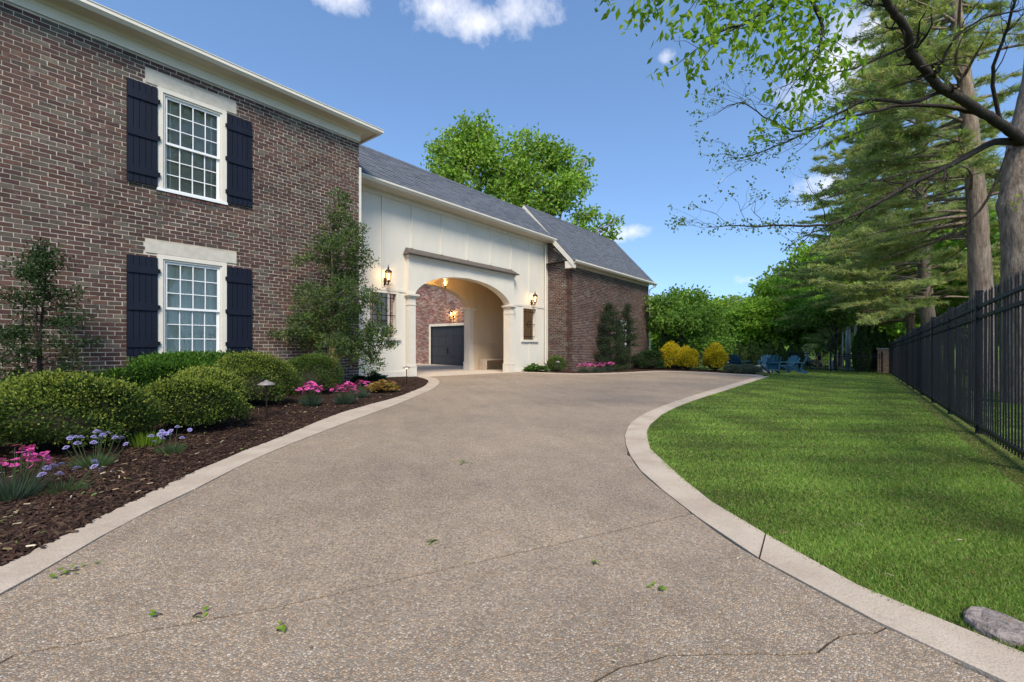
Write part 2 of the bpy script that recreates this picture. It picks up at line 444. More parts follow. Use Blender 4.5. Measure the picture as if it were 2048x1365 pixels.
class MB:
    def __init__(s): s.v = []; s.f = []
    def add(s, vs, fs):
        n = len(s.v); s.v += [tuple(p) for p in vs]; s.f += [tuple(i + n for i in f) for f in fs]
        return s
    def box(s, x0, x1, y0, y1, z0, z1):
        return s.add([(x0, y0, z0), (x1, y0, z0), (x1, y1, z0), (x0, y1, z0), (x0, y0, z1), (x1, y0, z1), (x1, y1, z1), (x0, y1, z1)],
                     [(0, 3, 2, 1), (4, 5, 6, 7), (0, 1, 5, 4), (1, 2, 6, 5), (2, 3, 7, 6), (3, 0, 4, 7)])
    def bar(s, a, b, w, h, up=(0, 0, 1)):
        a = Vector(a); b = Vector(b); d = (b - a).normalized(); u = Vector(up)
        r = d.cross(u)
        if r.length < 1e-4: r = d.cross(Vector((1, 0, 0)))
        r.normalize(); u = r.cross(d)
        vs = []
        for p in (a, b):
            for i, j in ((-1, -1), (1, -1), (1, 1), (-1, 1)): vs.append(p + r * (i * w / 2) + u * (j * h / 2))
        return s.add(vs, [(0, 1, 2, 3), (7, 6, 5, 4), (0, 4, 5, 1), (1, 5, 6, 2), (2, 6, 7, 3), (3, 7, 4, 0)])
    def tube(s, path, radii, n=8, cap=True):
        path = [Vector(p) for p in path]
        if isinstance(radii, (int, float)): radii = [radii] * len(path)
        base = len(s.v); k = len(path); ref = None
        for i, p in enumerate(path):
            d = (path[min(i + 1, k - 1)] - path[max(i - 1, 0)])
            d = d.normalized() if d.length > 1e-9 else Vector((0, 0, 1))
            if ref is None:
                ref = Vector((1, 0, 0)) if abs(d.x) < .8 else Vector((0, 1, 0))
            ref = (ref - d * ref.dot(d)).normalized(); bi = d.cross(ref)
            for j in range(n):
                a = 2 * pi * j / n
                s.v.append(tuple(p + (ref * math.cos(a) + bi * math.sin(a)) * radii[i]))
        for i in range(k - 1):
            for j in range(n):
                a = base + i * n + j; b = base + i * n + (j + 1) % n
                s.f.append((a, b, b + n, a + n))
        if cap:
            s.f.append(tuple(base + j for j in range(n))[::-1]); s.f.append(tuple(base + (k - 1) * n + j for j in range(n)))
        return s
    def lathe(s, prof, c, n=16):
        base = len(s.v); k = len(prof)
        for r, z in prof:
            for j in range(n):
                a = 2 * pi * j / n
                s.v.append((c[0] + r * math.cos(a), c[1] + r * math.sin(a), c[2] + z))
        for i in range(k - 1):
            for j in range(n):
                a = base + i * n + j; b = base + i * n + (j + 1) % n
                s.f.append((a, b, b + n, a + n))
        s.f.append(tuple(base + j for j in range(n))[::-1]); s.f.append(tuple(base + (k - 1) * n + j for j in range(n)))
        return s
    def sweep(s, prof, path):
        """closed profile of (outward, z) points along an XY path; outward is to the right of travel"""
        k = len(path); n = len(prof); base = len(s.v)
        for i in range(k):
            ns = []
            for a, b in ((i - 1, i), (i, i + 1)):
                if a < 0 or b >= k: continue
                d = Vector((path[b][0] - path[a][0], path[b][1] - path[a][1])).normalized()
                ns.append(Vector((d.y, -d.x)))
            m = ns[0] if len(ns) == 1 else (ns[0] + ns[1]) / (1 + ns[0].dot(ns[1]))
            for o, z in prof: s.v.append((path[i][0] + m.x * o, path[i][1] + m.y * o, z))
        for i in range(k - 1):
            for j in range(n):
                a = base + i * n + j; b = base + i * n + (j + 1) % n
                s.f.append((a, a + n, b + n, b))
        s.f.append(tuple(base + j for j in range(n))); s.f.append(tuple(base + (k - 1) * n + j for j in range(n))[::-1])
        return s
    def build(s, name, m, parent=None, kind=None, smooth=False):
        off = wloc(parent) if parent is not None else Vector((0, 0, 0))
        me = bpy.data.meshes.new(name)
        me.from_pydata([(p[0] - off.x, p[1] - off.y, p[2] - off.z) for p in s.v], [], s.f)
        me.update()
        if smooth: me.polygons.foreach_set('use_smooth', [True] * len(me.polygons))
        return link(name, me, m, parent, kind)

def top_mesh(o, base):
    """move a top-level mesh's origin to its base"""
    b = Vector(base); o.data.transform(Matrix.Translation(-b)); o.location = b
    return o

def np_mesh(name, V, Fq, m, parent=None, kind=None, col=None, smooth=False):
    """V (n,3) world coordinates, Fq (k,3|4) faces, col (n,3) point colours"""
    off = wloc(parent) if parent is not None else Vector((0, 0, 0))
    V = np.asarray(V, dtype=np.float32) - np.array(off, dtype=np.float32)
    Fq = np.asarray(Fq, dtype=np.int32); k, c = Fq.shape
    me = bpy.data.meshes.new(name)
    me.vertices.add(len(V)); me.vertices.foreach_set('co', V.ravel())
    me.loops.add(k * c); me.loops.foreach_set('vertex_index', Fq.ravel())
    me.polygons.add(k); me.polygons.foreach_set('loop_start', np.arange(0, k * c, c, dtype=np.int32))
    me.update(calc_edges=True)
    me.polygons.foreach_set('use_smooth', np.full(k, bool(smooth)))
    if col is not None:
        a = me.attributes.new('col', 'FLOAT_COLOR', 'POINT')
        c4 = np.ones((len(V), 4), dtype=np.float32); c4[:, :3] = col
        a.data.foreach_set('color', c4.ravel())
    return link(name, me, m, parent, kind)

def copy_tree(o, parent=None):
    c = o.copy(); COL.objects.link(c); c.parent = parent
    for ch in list(o.children): copy_tree(ch, c)
    return c

def rect_wall(mb, x0, x1, z0, z1, y0, y1, holes):
    """solid wall in the XZ plane with rectangular openings, cut into boxes"""
    xs = sorted({x0, x1, *[h[0] for h in holes], *[h[1] for h in holes]})
    for a, b in zip(xs, xs[1:]):
        hs = sorted([(h[2], h[3]) for h in holes if h[0] <= a + 1e-6 and h[1] >= b - 1e-6])
        z = z0
        for p, q in hs:
            if p > z: mb.box(a, b, y0, y1, z, p)
            z = q
        if z < z1: mb.box(a, b, y0, y1, z, z1)
    return mb

# ------------------------------------------------------------------ bricks
BL, BH, MJ = 0.2054, 0.0762, 0.0135
def brick_mesh_variants(n, depth=.03):
    out = []
    for k in range(n):
        r = random.Random(100 + k)
        j = lambda s: r.uniform(-s, s)
        L, H = BL - MJ, BH - MJ
        vs = []
        for y in (0, 1):
            for sx, sz in ((0, 0), (1, 0), (1, 1), (0, 1)):
                vs.append((sx * L + j(.004), depth if y else j(.0025), sz * H + j(.0028)))
        me = bpy.data.meshes.new('brick')
        me.from_pydata(vs, [], [(0, 1, 2, 3), (1, 5, 6, 2), (5, 4, 7, 6), (4, 0, 3, 7), (3, 2, 6, 7), (4, 5, 1, 0)])
        me.materials.append(MAT['brick']); me.update(); out.append(me)
    return out

def brick_layout(x0, x1, z0, z1, holes, seed=1):
    """full and cut bricks of a running bond: (x, z, length, full)"""
    r = random.Random(seed); res = []; row = 0; z = z0
    while z + BH * .6 < z1:
        h = min(BH, z1 - z + MJ)
        spans = [(x0, x1)]
        for a, b, p, q in holes:
            if p < z + BH - MJ - .004 and q > z + .004:
                ns = []
                for s, e in spans:
                    if a > s: ns.append((s, min(e, a)))
                    if b < e: ns.append((max(s, b), e))
                    if b <= s or a >= e: pass
                spans = [(s, e) for s, e in ns if e - s > .02]
        off = (row % 2) * BL / 2 + r.uniform(-.02, .02)
        x = x0 - BL + off
        while x < x1:
            for s, e in spans:
                a = max(x, s); b = min(x + BL, e)
                if b - a > .035:
                    res.append((a, z, b - a - MJ, abs(b - a - BL) < 1e-6))
            x += BL
        z += BH; row += 1
    return res

def brick_boxes(rows, frame, depth=.03, h=BH - MJ, jit=.004, flip=False):
    """joined open boxes; frame(u, d, z) -> world (u along the wall, d into the wall)"""
    n = len(rows)
    V = np.zeros((n, 8, 3))
    R = RNG.uniform(-1, 1, (n, 8, 3))
    a = np.array([r[0] for r in rows]); z = np.array([r[1] for r in rows]); L = np.array([r[2] for r in rows])
    for i, (sx, sy, sz) in enumerate(((0, 0, 0), (1, 0, 0), (1, 0, 1), (0, 0, 1), (0, 1, 0), (1, 1, 0), (1, 1, 1), (0, 1, 1))):
        V[:, i, 0] = a + sx * L + R[:, i, 0] * jit
        V[:, i, 1] = sy * depth + (R[:, i, 1] * .0025 if sy == 0 else 0)
        V[:, i, 2] = z + sz * h + R[:, i, 2] * jit * .7
    W = frame(V.reshape(-1, 3))
    f = np.array([(0, 1, 2, 3), (1, 5, 6, 2), (4, 0, 3, 7), (3, 2, 6, 7), (4, 5, 1, 0)])
    if flip: f = f[:, ::-1]
    F = (np.arange(n) * 8)[:, None, None] + f[None]
    return W, F.reshape(-1, 4)

# ------------------------------------------------------------------ roof shingles
def shingles(x0, x1, y_e, z_e, y_r, z_r, expo=.143, tab=.30, seed=3, thick=.011):
    """tabs on a slope rising from eave (y_e,z_e) to ridge (y_r,z_r); list of 8-vertex wedges"""
    r = random.Random(seed)
    L = math.hypot(y_r - y_e, z_r - z_e); dy, dz = (y_r - y_e) / L, (z_r - z_e) / L
    ny, nz = -dz * (1 if y_r > y_e else -1), abs(dy)
    out = []; row = 0; s = 0
    while s < L - .02:
        e = min(s + expo * 1.25, L)
        x = x0 - tab * r.random()
        while x < x1:
            w = tab * r.choice((.6, .8, 1, 1, 1.2)); a = max(x, x0); b = min(x + w - .004, x1)
            if b - a > .03:
                t = thick * r.uniform(.8, 1.9); d = r.uniform(-.006, .004)
                lo, hi = s + d, e
                pts = []
                for (xx, ss, h) in ((a, lo, t), (b, lo, t), (b, hi, .004), (a, hi, .004), (a, lo, 0), (b, lo, 0)):
                    pts.append((xx, y_e + dy * ss + ny * h, z_e + dz * ss + nz * h))
                out.append(pts)
            x += w
        s += expo; row += 1
    return out
SH_F = [(0, 1, 2, 3), (4, 5, 1, 0), (5, 2, 1), (4, 0, 3)]

# ------------------------------------------------------------------ the setting: ground
def sheet(name, poly, dz, m, parent=None, kind='structure', thick=0):
    from mathutils.geometry import tessellate_polygon
    pts = [Vector((x, y, 0)) for x, y in poly]
    tri = tessellate_polygon([pts])
    mb = MB(); n = len(poly)
    top = [(x, y, g(x, y) + dz) for x, y in poly]
    fs = []
    for t in tri:
        a, b, c = (pts[i] for i in t)
        fs.append(t if (b - a).cross(c - a).z > 0 else t[::-1])
    mb.add(top, fs)
    if thick:
        area = sum(poly[i][0] * poly[(i + 1) % n][1] - poly[(i + 1) % n][0] * poly[i][1] for i in range(n))
        for i in range(n):
            a, b = i, (i + 1) % n
            if area < 0: a, b = b, a
            p, q = top[a], top[b]
            mb.add([p, q, (q[0], q[1], q[2] - thick), (p[0], p[1], p[2] - thick)], [(0, 3, 2, 1)])
    return mb.build(name, m, parent, kind)

def smooth_path(pts, k=6):
    """Catmull-Rom"""
    out = []
    P = [pts[0]] + list(pts) + [pts[-1]]
    for i in range(1, len(P) - 2):
        for j in range(k):
            t = j / k
            o = []
            for d in (0, 1):
                p0, p1, p2, p3 = P[i - 1][d], P[i][d], P[i + 1][d], P[i + 2][d]
                o.append(.5 * (2 * p1 + (p2 - p0) * t + (2 * p0 - 5 * p1 + 4 * p2 - p3) * t * t + (3 * p1 - p0 - 3 * p2 + p3) * t ** 3))
            out.append(tuple(o))
    out.append(tuple(pts[-1]))
    return out

sheet('ground', [(-60, -120), (420, -120), (420, 420), (-60, 420)], -.06, 'field')

LIN = [(-3.2, -.75), (-1.2, 1.2)] + [gp(*p) for p in ((0, 1192), (88, 1142), (264, 1041), (390, 980), (519, 915), (625, 872), (715, 838), (800, 807), (840, 790), (867, 778), (878, 768), (879, 763), (871, 757.5), (856, 753.8))]
LOUT = [(-3.45, -.45), (-1.45, 1.47)] + [gp(*p) for p in ((0, 1134), (66, 1103), (198, 1037), (320, 978), (440, 922), (570, 871), (690, 824), (790, 796), (826, 783), (846, 774), (856, 766.5), (856, 762), (848, 757.6), (832, 753.2))]
RIN = [gp(*p) for p in ((1517, 753.3), (1450, 773), (1400, 787.5), (1350, 803.5), (1300, 823), (1268, 841), (1252, 862), (1250, 882), (1258, 908), (1286, 948), (1374, 1020), (1476, 1094), (1660, 1197), (1768, 1253), (1921, 1325), (1993, 1365))] + [(1.55, -1.5), (.6, -3.2)]
ROUT = [gp(*p) for p in ((1540, 752.6), (1464, 777), (1400, 797.5), (1360, 812), (1325, 829), (1303, 848), (1294, 869), (1296, 885), (1308, 906), (1348, 946), (1440, 1018), (1578, 1094), (1768, 1197), (1931, 1253), (2048, 1309))] + [(1.98, -1.0), (.95, -3.35)]
TIN = [gp(*p) for p in ((1030, 744.8), (1090, 747.6), (1150, 749.4), (1200, 748.8), (1260, 746.6), (1320, 743.9), (1400, 746.3), (1460, 749.4), (1517, 753.0))]
TOUT = [gp(*p) for p in ((1030, 743.2), (1090, 745.6), (1150, 747.4), (1200, 746.8), (1260, 744.7), (1320, 742.0), (1400, 744.2), (1460, 747.0), (1528, 750.6))]
LIN, LOUT, RIN, ROUT, TIN, TOUT = (smooth_path(p, 5) for p in (LIN, LOUT, RIN, ROUT, TIN, TOUT))

def nearest(path, p):
    return min(range(len(path)), key=lambda i: (path[i][0] - p[0]) ** 2 + (path[i][1] - p[1]) ** 2)

# driveway slabs: cut lines from the left band to the right band
driveway = thing('driveway', (0, 0, 0)); driveway['kind'] = 'structure'
sheet('joint_filler', LIN + [TIN[0]] + TIN[1:] + RIN, -.0045, 'dark_joint', driveway)
def cutline(pxs, wig=.0, seed=0):
    pts = [gp(*p) if p[0] > -50 or p[1] > 0 else p for p in pxs]
    r = random.Random(seed); out = []
    for a, b in zip(pts, pts[1:]):
        L = math.hypot(b[0] - a[0], b[1] - a[1]); n = max(1, int(L / .06)) if wig else 1
        for i in range(n):
            t = i / n; w = wig * r.uniform(.2, 1) if i else 0
            out.append((a[0] + (b[0] - a[0]) * t + r.uniform(-w, w), a[1] + (b[1] - a[1]) * t + r.uniform(-w, w)))
    out.append(pts[-1]); return out
crack_px = [(1150, 1385), (1190, 1363), (1240, 1335), (1300, 1322), (1380, 1310), (1480, 1309), (1560, 1310), (1635, 1305), (1655, 1288), (1680, 1272), (1750, 1266), (1772, 1256)]
crack = [(-2.1, .3), (-.6, .35), (.4, .25), (.9, .22)] + cutline(crack_px, .016, 5)
j1 = cutline([(30, 1310), (545, 1216), (1383, 1028)], .003, 2)
j1 = [(-1.3, 1.1)] + [p for p in j1 if p[0] > -.6]
j2 = cutline([(492, 926), (760, 912), (1254, 910)])
j3 = cutline([(845, 788), (1258, 770), (1446, 775)])
cuts = [crack, j1, j2, j3]
def offset_cut(c, w):
    out = []
    for i, p in enumerate(c):
        a, b = c[max(i - 1, 0)], c[min(i + 1, len(c) - 1)]
        d = Vector((b[0] - a[0], b[1] - a[1])).normalized()
        out.append((p[0] - d.y * w, p[1] + d.x * w))
    return out
prev = None
for k in range(len(cuts) + 1):
    gap = [.0045, .0055, .004, .008]
    lo = cuts[k - 1] if k > 0 else None; hi = cuts[k] if k < len(cuts) else None
    li0 = nearest(LIN, lo[0]) if lo else 0
    li1 = nearest(LIN, hi[0]) if hi else len(LIN) - 1
    ri_hi = nearest(RIN, hi[-1]) if hi else 0
    ri_lo = nearest(RIN, lo[-1]) if lo else len(RIN) - 1
    poly = LIN[li0 + (1 if lo else 0):li1 + (0 if hi else 1)]
    if hi: poly += offset_cut(hi, -gap[k])
    else: poly += TIN
    poly += RIN[ri_hi + 1:ri_lo]
    if lo: poly += offset_cut(lo, gap[k - 1])[::-1]
    else: poly += [RIN[-1]]
    sheet('slab', poly, 0.0, 'aggregate', driveway, None, .0044)

# concrete bands along the driveway, in cast lengths
def band(name, inn, out, n, par):
    k = len(inn)
    def res(path, n):
        d = [0]
        for a, b in zip(path, path[1:]): d.append(d[-1] + math.hypot(b[0] - a[0], b[1] - a[1]))
        T = np.linspace(0, d[-1], n)
        return list(zip(np.interp(T, d, [p[0] for p in path]), np.interp(T, d, [p[1] for p in path])))
    m = n * 8 + 1
    A, B = res(inn, m), res(out, m)
    r = random.Random(3)
    B = [(x + r.uniform(-.012, .012), y + r.uniform(-.012, .012)) for x, y in B]
    for i in range(n):
        a = A[i * 8:i * 8 + 9]; b = B[i * 8:i * 8 + 9]
        def pull(p, q, t=.006):
            L = math.hypot(q[0] - p[0], q[1] - p[1]); return (p[0] + (q[0] - p[0]) * t / L, p[1] + (q[1] - p[1]) * t / L)
        a2 = [pull(a[0], a[1])] + a[1:-1] + [pull(a[-1], a[-2])]
        b2 = [pull(b[0], b[1])] + b[1:-1] + [pull(b[-1], b[-2])]
        c = [pull(p, q, .005) for p, q in zip(a2, b2)]
        sheet('band_segment', c + b2[::-1], .005, 'band', par, None, .05)
curb = thing('concrete_edging', (0, 0, 0)); curb['kind'] = 'structure'
band('left', LIN, LOUT, 6, curb)
band('right', RIN, ROUT, 6, curb)
band('top', TIN, TOUT, 5, curb)

# mulch beds, lawn, courtyard pad, road beyond the back fence
BED_L = [(-3.45, -.45), (-6, 3), (-6, 10.66), (6.94, 10.66), (6.94, 11.88), (9.5, 11.88), gp(832, 753.2)]
bed_left = sheet('mulch_bed', LOUT + BED_L[::-1][1:-1], .004, 'mulch')
BED_R_POLY = TOUT + [gp(1500, 745.5), gp(1440, 741.5), gp(1390, 739.5), (27.6, 9.9), (27.4, 10.66), (17.7, 10.66), (17.7, 11.88), (15.2, 11.88)]
bed_right = sheet('mulch_bed', BED_R_POLY, .004, 'mulch')
LAWN = [p for p in ROUT] + [(.95, -6.0), (60, -9), (60, 12), (28.5, 12), (28.3, 10.2), gp(1390, 739.5), gp(1440, 741.5), gp(1500, 745.5)]
lawn = sheet('lawn', LAWN, -.004, 'lawn')
pad_poly = [(6.94, 24), (17.7, 24), (17.7, 11.9), (15.2, 11.88)] + [TIN[0]] + LIN[::-1][:1] + [LOUT[-1], (9.5, 11.88), (6.94, 11.9)]
sheet('courtyard_pad', pad_poly, -.006, 'pad')

# ------------------------------------------------------------------ brick house
YH, XC = 10.65, 6.94
ZT = 6.38
house = thing('brick_house', (2.0, YH, g(2, YH)), 'two-storey dark red brick house with cream eave and navy shutters', 'house')
WX0, WX1 = 2.609, 3.789
wins = [(WX0, WX1, .74, 2.717), (WX0, WX1, 3.93, 5.905)]        # clear openings
lint = [(2.434, 3.98, 2.725, 2.945), (2.434, 3.98, 5.913, 6.133)]
row_h = .085
HX0, HZ0 = -5.0, -.05
wall_mb = MB()
rect_wall(wall_mb, HX0, XC - .008, HZ0, ZT + .3, YH + .005, YH + .22, wins)
wall_mb.box(XC - .22, XC - .008, YH + .22, 20, HZ0, ZT + .3)     # side wall toward the courtyard
wall_mb.box(HX0, XC, 19.8, 20, HZ0, ZT + .3)
wall_mb.box(HX0 - .2, HX0, YH + .008, 20, HZ0, ZT + .3)
hwall = wall_mb.build('wall', 'mortar', house)
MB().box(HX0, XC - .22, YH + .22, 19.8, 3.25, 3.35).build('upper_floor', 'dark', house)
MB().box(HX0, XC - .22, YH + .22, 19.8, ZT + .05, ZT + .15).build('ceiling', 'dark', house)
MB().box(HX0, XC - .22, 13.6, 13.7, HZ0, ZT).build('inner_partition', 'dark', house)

holes = [(a - .0, b + .0, c - row_h, d) for a, b, c, d in wins] + lint
rows = brick_layout(HX0, XC, HZ0, ZT, holes, 4)
def vis(b):
    px, py, d = proj(b[0] + b[2] / 2, YH, b[1] + .03)
    return px, py, d
cand = []
for i, b in enumerate(rows):
    px, py, d = vis(b)
    hidden = py > 745 or (px < 150 and py > 700) or (253 < px < 316 and (505 < py < 714 or 156 < py < 378)) or (455 < px < 503 and (240 < py < 415 or 530 < py < 710))
    if b[3] and 12 < px < 2000 and 12 < py and not hidden: cand.append((d, i))
cand.sort()
single = {i for _, i in cand[:300]}
bm_var = brick_mesh_variants(14)
hw = wloc(hwall)
for i in sorted(single):
    b = rows[i]
    o = bpy.data.objects.new('brick', bm_var[(i * 7) % 14]); COL.objects.link(o)
    o.parent = hwall; o.location = (b[0] - hw.x, YH - hw.y, b[1] - hw.z)
rest = [b for i, b in enumerate(rows) if i not in single]
fr = lambda V: np.stack([V[:, 0], YH + V[:, 1], V[:, 2]], 1)
W, F_ = brick_boxes(rest, fr)
srows = brick_layout(YH + .0, 19.9, HZ0, ZT, [], 9)
W2, F2 = brick_boxes(srows, lambda V: np.stack([XC - V[:, 1], V[:, 0], V[:, 2]], 1))
np_mesh('brick_field', np.vstack([W, W2]), np.vstack([F_, F2 + len(W)]), 'brick', hwall, 'stuff')

def rowlock(parent, x0, x1, ztop, Y):
    n = int((x1 - x0) / .0775); w = (x1 - x0) / n
    rr = [(x0 + i * w, ztop - row_h + .006, w - .011, True) for i in range(n)]
    W, F_ = brick_boxes(rr, lambda V: np.stack([V[:, 0], Y - .022 + V[:, 1] * 2, V[:, 2]], 1), h=row_h - .012)
    np_mesh('rowlock_sill', W, F_, 'brick', parent, 'stuff')

def muntin_sash(x0, x1, z0, z1, y, cols, nrows, fr=.045, mu=.017, th=.03):
    mb = MB()
    mb.box(x0, x0 + fr, y, y + th, z0, z1).box(x1 - fr, x1, y, y + th, z0, z1)
    mb.box(x0 + fr, x1 - fr, y, y + th, z0, z0 + fr).box(x0 + fr, x1 - fr, y, y + th, z1 - fr, z1)
    gx0, gx1, gz0, gz1 = x0 + fr, x1 - fr, z0 + fr, z1 - fr
    for i in range(1, cols):
        c = gx0 + (gx1 - gx0) * i / cols; mb.box(c - mu / 2, c + mu / 2, y + .003, y + th - .004, gz0, gz1)
    for j in range(1, nrows):
        c = gz0 + (gz1 - gz0) * j / nrows
        for i in range(cols):
            a = gx0 + (gx1 - gx0) * i / cols + (mu / 2 if i else 0); b = gx0 + (gx1 - gx0) * (i + 1) / cols - (mu / 2 if i < cols - 1 else 0)
            mb.box(a, b, y + .003, y + th - .004, c - mu / 2, c + mu / 2)
    panes = []
    for i in range(cols):
        for j in range(nrows):
            panes.append((gx0 + (gx1 - gx0) * i / cols, gx0 + (gx1 - gx0) * (i + 1) / cols, gz0 + (gz1 - gz0) * j / nrows, gz0 + (gz1 - gz0) * (j + 1) / nrows))
    return mb, panes

def house_window(x0, x1, z0, z1, blind):
    Y = YH
    fm = MB(); t = .085
    # brickmould casing, stepped
    fm.box(x0, x0 + t, Y - .022, Y + .07, z0 + .05, z1).box(x1 - t, x1, Y - .022, Y + .07, z0 + .05, z1)
    fm.box(x0 + t, x1 - t, Y - .022, Y + .07, z1 - t * .95, z1)
    s = .032
    fm.box(x0 + t, x0 + t + s, Y + .0, Y + .14, z0 + .05, z1 - t).box(x1 - t - s, x1 - t, Y + .0, Y + .14, z0 + .05, z1 - t)
    fm.box(x0 + t + s, x1 - t - s, Y + .0, Y + .14, z1 - t - s, z1 - t)
    w = fm.build('window', 'trim', house)
    MB().box(x0 - .012, x1 + .012, Y - .04, Y + .14, z0, z0 + .05).build('sill', 'white', w)
    a, b = x0 + t + s, x1 - t - s; zb, zt = z0 + .05, z1 - t - s; zm = (zb + zt) / 2
    up, pu = muntin_sash(a, b, zm - .02, zt, Y + .03, 4, 3)
    lo, pl = muntin_sash(a, b, zb, zm + .02, Y + .068, 4, 3)
    up.build('upper_sash', 'white', w); lo.build('lower_sash', 'white', w)
    for ps, y in ((pu, Y + .046), (pl, Y + .084)):
        for p in ps:
            dy = random.uniform(-.0012, .0012)
            MB().add([(p[0], y + dy, p[2]), (p[1], y - dy, p[2]), (p[1], y - dy * .5, p[3]), (p[0], y + dy * .7, p[3])], [(0, 1, 2, 3)]).build('pane', 'glass', w)
    if blind:
        n = 34
        for i in range(n):
            z = zb + .1 + (zt - zb - .14) * i / (n - 1)
            MB().bar((a + .01, Y + .165, z), (b - .01, Y + .165, z), .05, .003, (0, .7, .71)).build('slat', 'slat', w)
        for xx in (a + .12, (a + b) / 2 + .03, b - .12):
            MB().box(xx - .012, xx + .012, Y + .135, Y + .138, zb + .05, zt).build('blind_tape', 'curtain', w)
        MB().box(a, b, Y + .15, Y + .19, zb + .03, zb + .075).build('bottom_rail', 'curtain', w)
    else:
        n = 48; mb = MB(); vs = []
        for i in range(n + 1):
            x = a + (b - a) * i / n; y = Y + .16 + .006 * math.sin(i * 1.7) + .004 * math.sin(i * .6)
            vs += [(x, y, zb), (x, y, zt)]
        mb.add(vs, [(2 * i, 2 * i + 2, 2 * i + 3, 2 * i + 1) for i in range(n)])
        mb.build('shade', 'curtain', w)
    return w
for k, (a, b, c, d) in enumerate(wins):
    house_window(a, b, c, d, k == 1)
    rowlock(hwall, a - .02, b + .02, c, YH)
    L = lint[k]
    MB().box(L[0], L[1], YH - .012, YH + .1, L[2], L[3]).build('lintel', 'lintel', house)

def shutter(x0, x1, z0, z1, hinge_right):
    Y = YH - .012
    s = MB().box(x0, x1, Y - .018, Y, z0, z1).build('shutter', 'shutter', house)
    n = 5; w = (x1 - x0) / n
    for i in range(n):
        MB().box(x0 + i * w + .004, x0 + (i + 1) * w - .004, Y - .032, Y - .018, z0 + .002, z1 - .002).build('board', 'shutter', s)
    H = z1 - z0
    for c in (.125, .495, .865):
        zc = z0 + H * c
        MB().box(x0 + .002, x1 - .002, Y - .056, Y - .032, zc - .07, zc + .07).build('batten', 'shutter', s)
        hx = x1 if hinge_right else x0
        sg = 1 if hinge_right else -1
        MB().box(min(hx - .01 * sg, hx + .035 * sg), max(hx - .01 * sg, hx + .035 * sg), Y - .05, Y - .012, zc - .035, zc + .035).build('hinge', 'iron', s)
    MB().tube([(x0 + .06, Y - .05, z0 - .02), (x0 + .06, Y - .05, z0 - .05), (x0 + .04, Y - .05, z0 - .075), (x0 + .02, Y - .05, z0 - .06)], .008, 6).build('holdback', 'iron', s)
for z0, z1 in ((.785, 2.64), (3.985, 5.85)):
    shutter(2.15, 2.606, z0, z1, True); shutter(3.795, 4.275, z0, z1, False)

# eave: frieze, soffit, gutter, hip roof
path = [(HX0, YH), (XC, YH), (XC, 19)]
MB().sweep([(0, ZT), (.028, ZT), (.028, 6.555), (0, 6.555)], path).build('frieze', 'trim', house)
MB().sweep([(.0, 6.557), (.04, 6.557), (.07, 6.575), (.10, 6.605), (.15, 6.612), (.325, 6.612), (.325, 6.66), (0, 6.66)], path).build('soffit', 'trim', house)
MB().sweep([(.327, 6.585), (.40, 6.585), (.425, 6.61), (.455, 6.64), (.455, 6.705), (.467, 6.705), (.467, 6.718), (.445, 6.718), (.445, 6.65), (.395, 6.6), (.339, 6.6), (.339, 6.715), (.327, 6.715)], path).build('gutter', 'trim', house)
e = .335
roof = MB(); zr = 6.70; xr0, xr1 = -8, 12
A = (HX0 - 3, YH - e, zr); B = (XC + e, YH - e, zr); C = (XC + e, 20 + e, zr); D = (HX0 - 3, 20 + e, zr)
rise = (20 - YH + 2 * e) / 2 * .5
R1 = (XC + e - (20 - YH + 2 * e) / 2, (YH + 20) / 2, zr + rise); R0 = (HX0 - 3, (YH + 20) / 2, zr + rise)
roof.add([A, B, C, D, R0, R1], [(0, 1, 5, 4), (1, 2, 5), (2, 3, 4, 5), (0, 3, 2, 1), (0, 4, 3)])
rf = roof.build('roof', 'shingle', house)
# downspout elbow at the corner
MB().tube([(XC + .33, YH + .75, 6.6), (XC + .33, YH + .75, 6.15), (XC + .2, YH + .8, 6.0), (XC + .05, YH + .8, 5.9), (XC + .05, YH + .8, 5.6)], .038, 8).build('downspout', 'trim', house)
MB().box(XC + .001, XC + .09, YH + .02, YH + .1, HZ0 + .1, 5.72).build('corner_trim', 'trim', house)

# ------------------------------------------------------------------ breezeway
YB, YK, XW = 11.87, 14.2, 17.7              # front wall, back wall, garage wing wall
PX0, PX1, OX0, OX1 = 9.46, 14.99, 9.74, 14.71  # portal and its opening
SPR, APEX, HOOD = 2.66, 3.47, 3.93
breeze = thing('breezeway', (12.2, YB, g(12.2, YB)), 'cream breezeway with wide arched opening and blue grey shingle roof', 'breezeway')
WT = 5.74
winL, winR = (8.10, 9.07, 1.25, 2.62), (15.79, 16.74, 1.25, 2.62)
zb = -.35
fw = MB()
rect_wall(fw, XC, PX0, zb, WT, YB, YB + .16, [winL])
rect_wall(fw, PX1, XW, zb, WT, YB, YB + .16, [winR])
fw.box(PX0, PX1, YB, YB + .16, HOOD, WT)
bwall = fw.build('wall', 'siding', breeze)

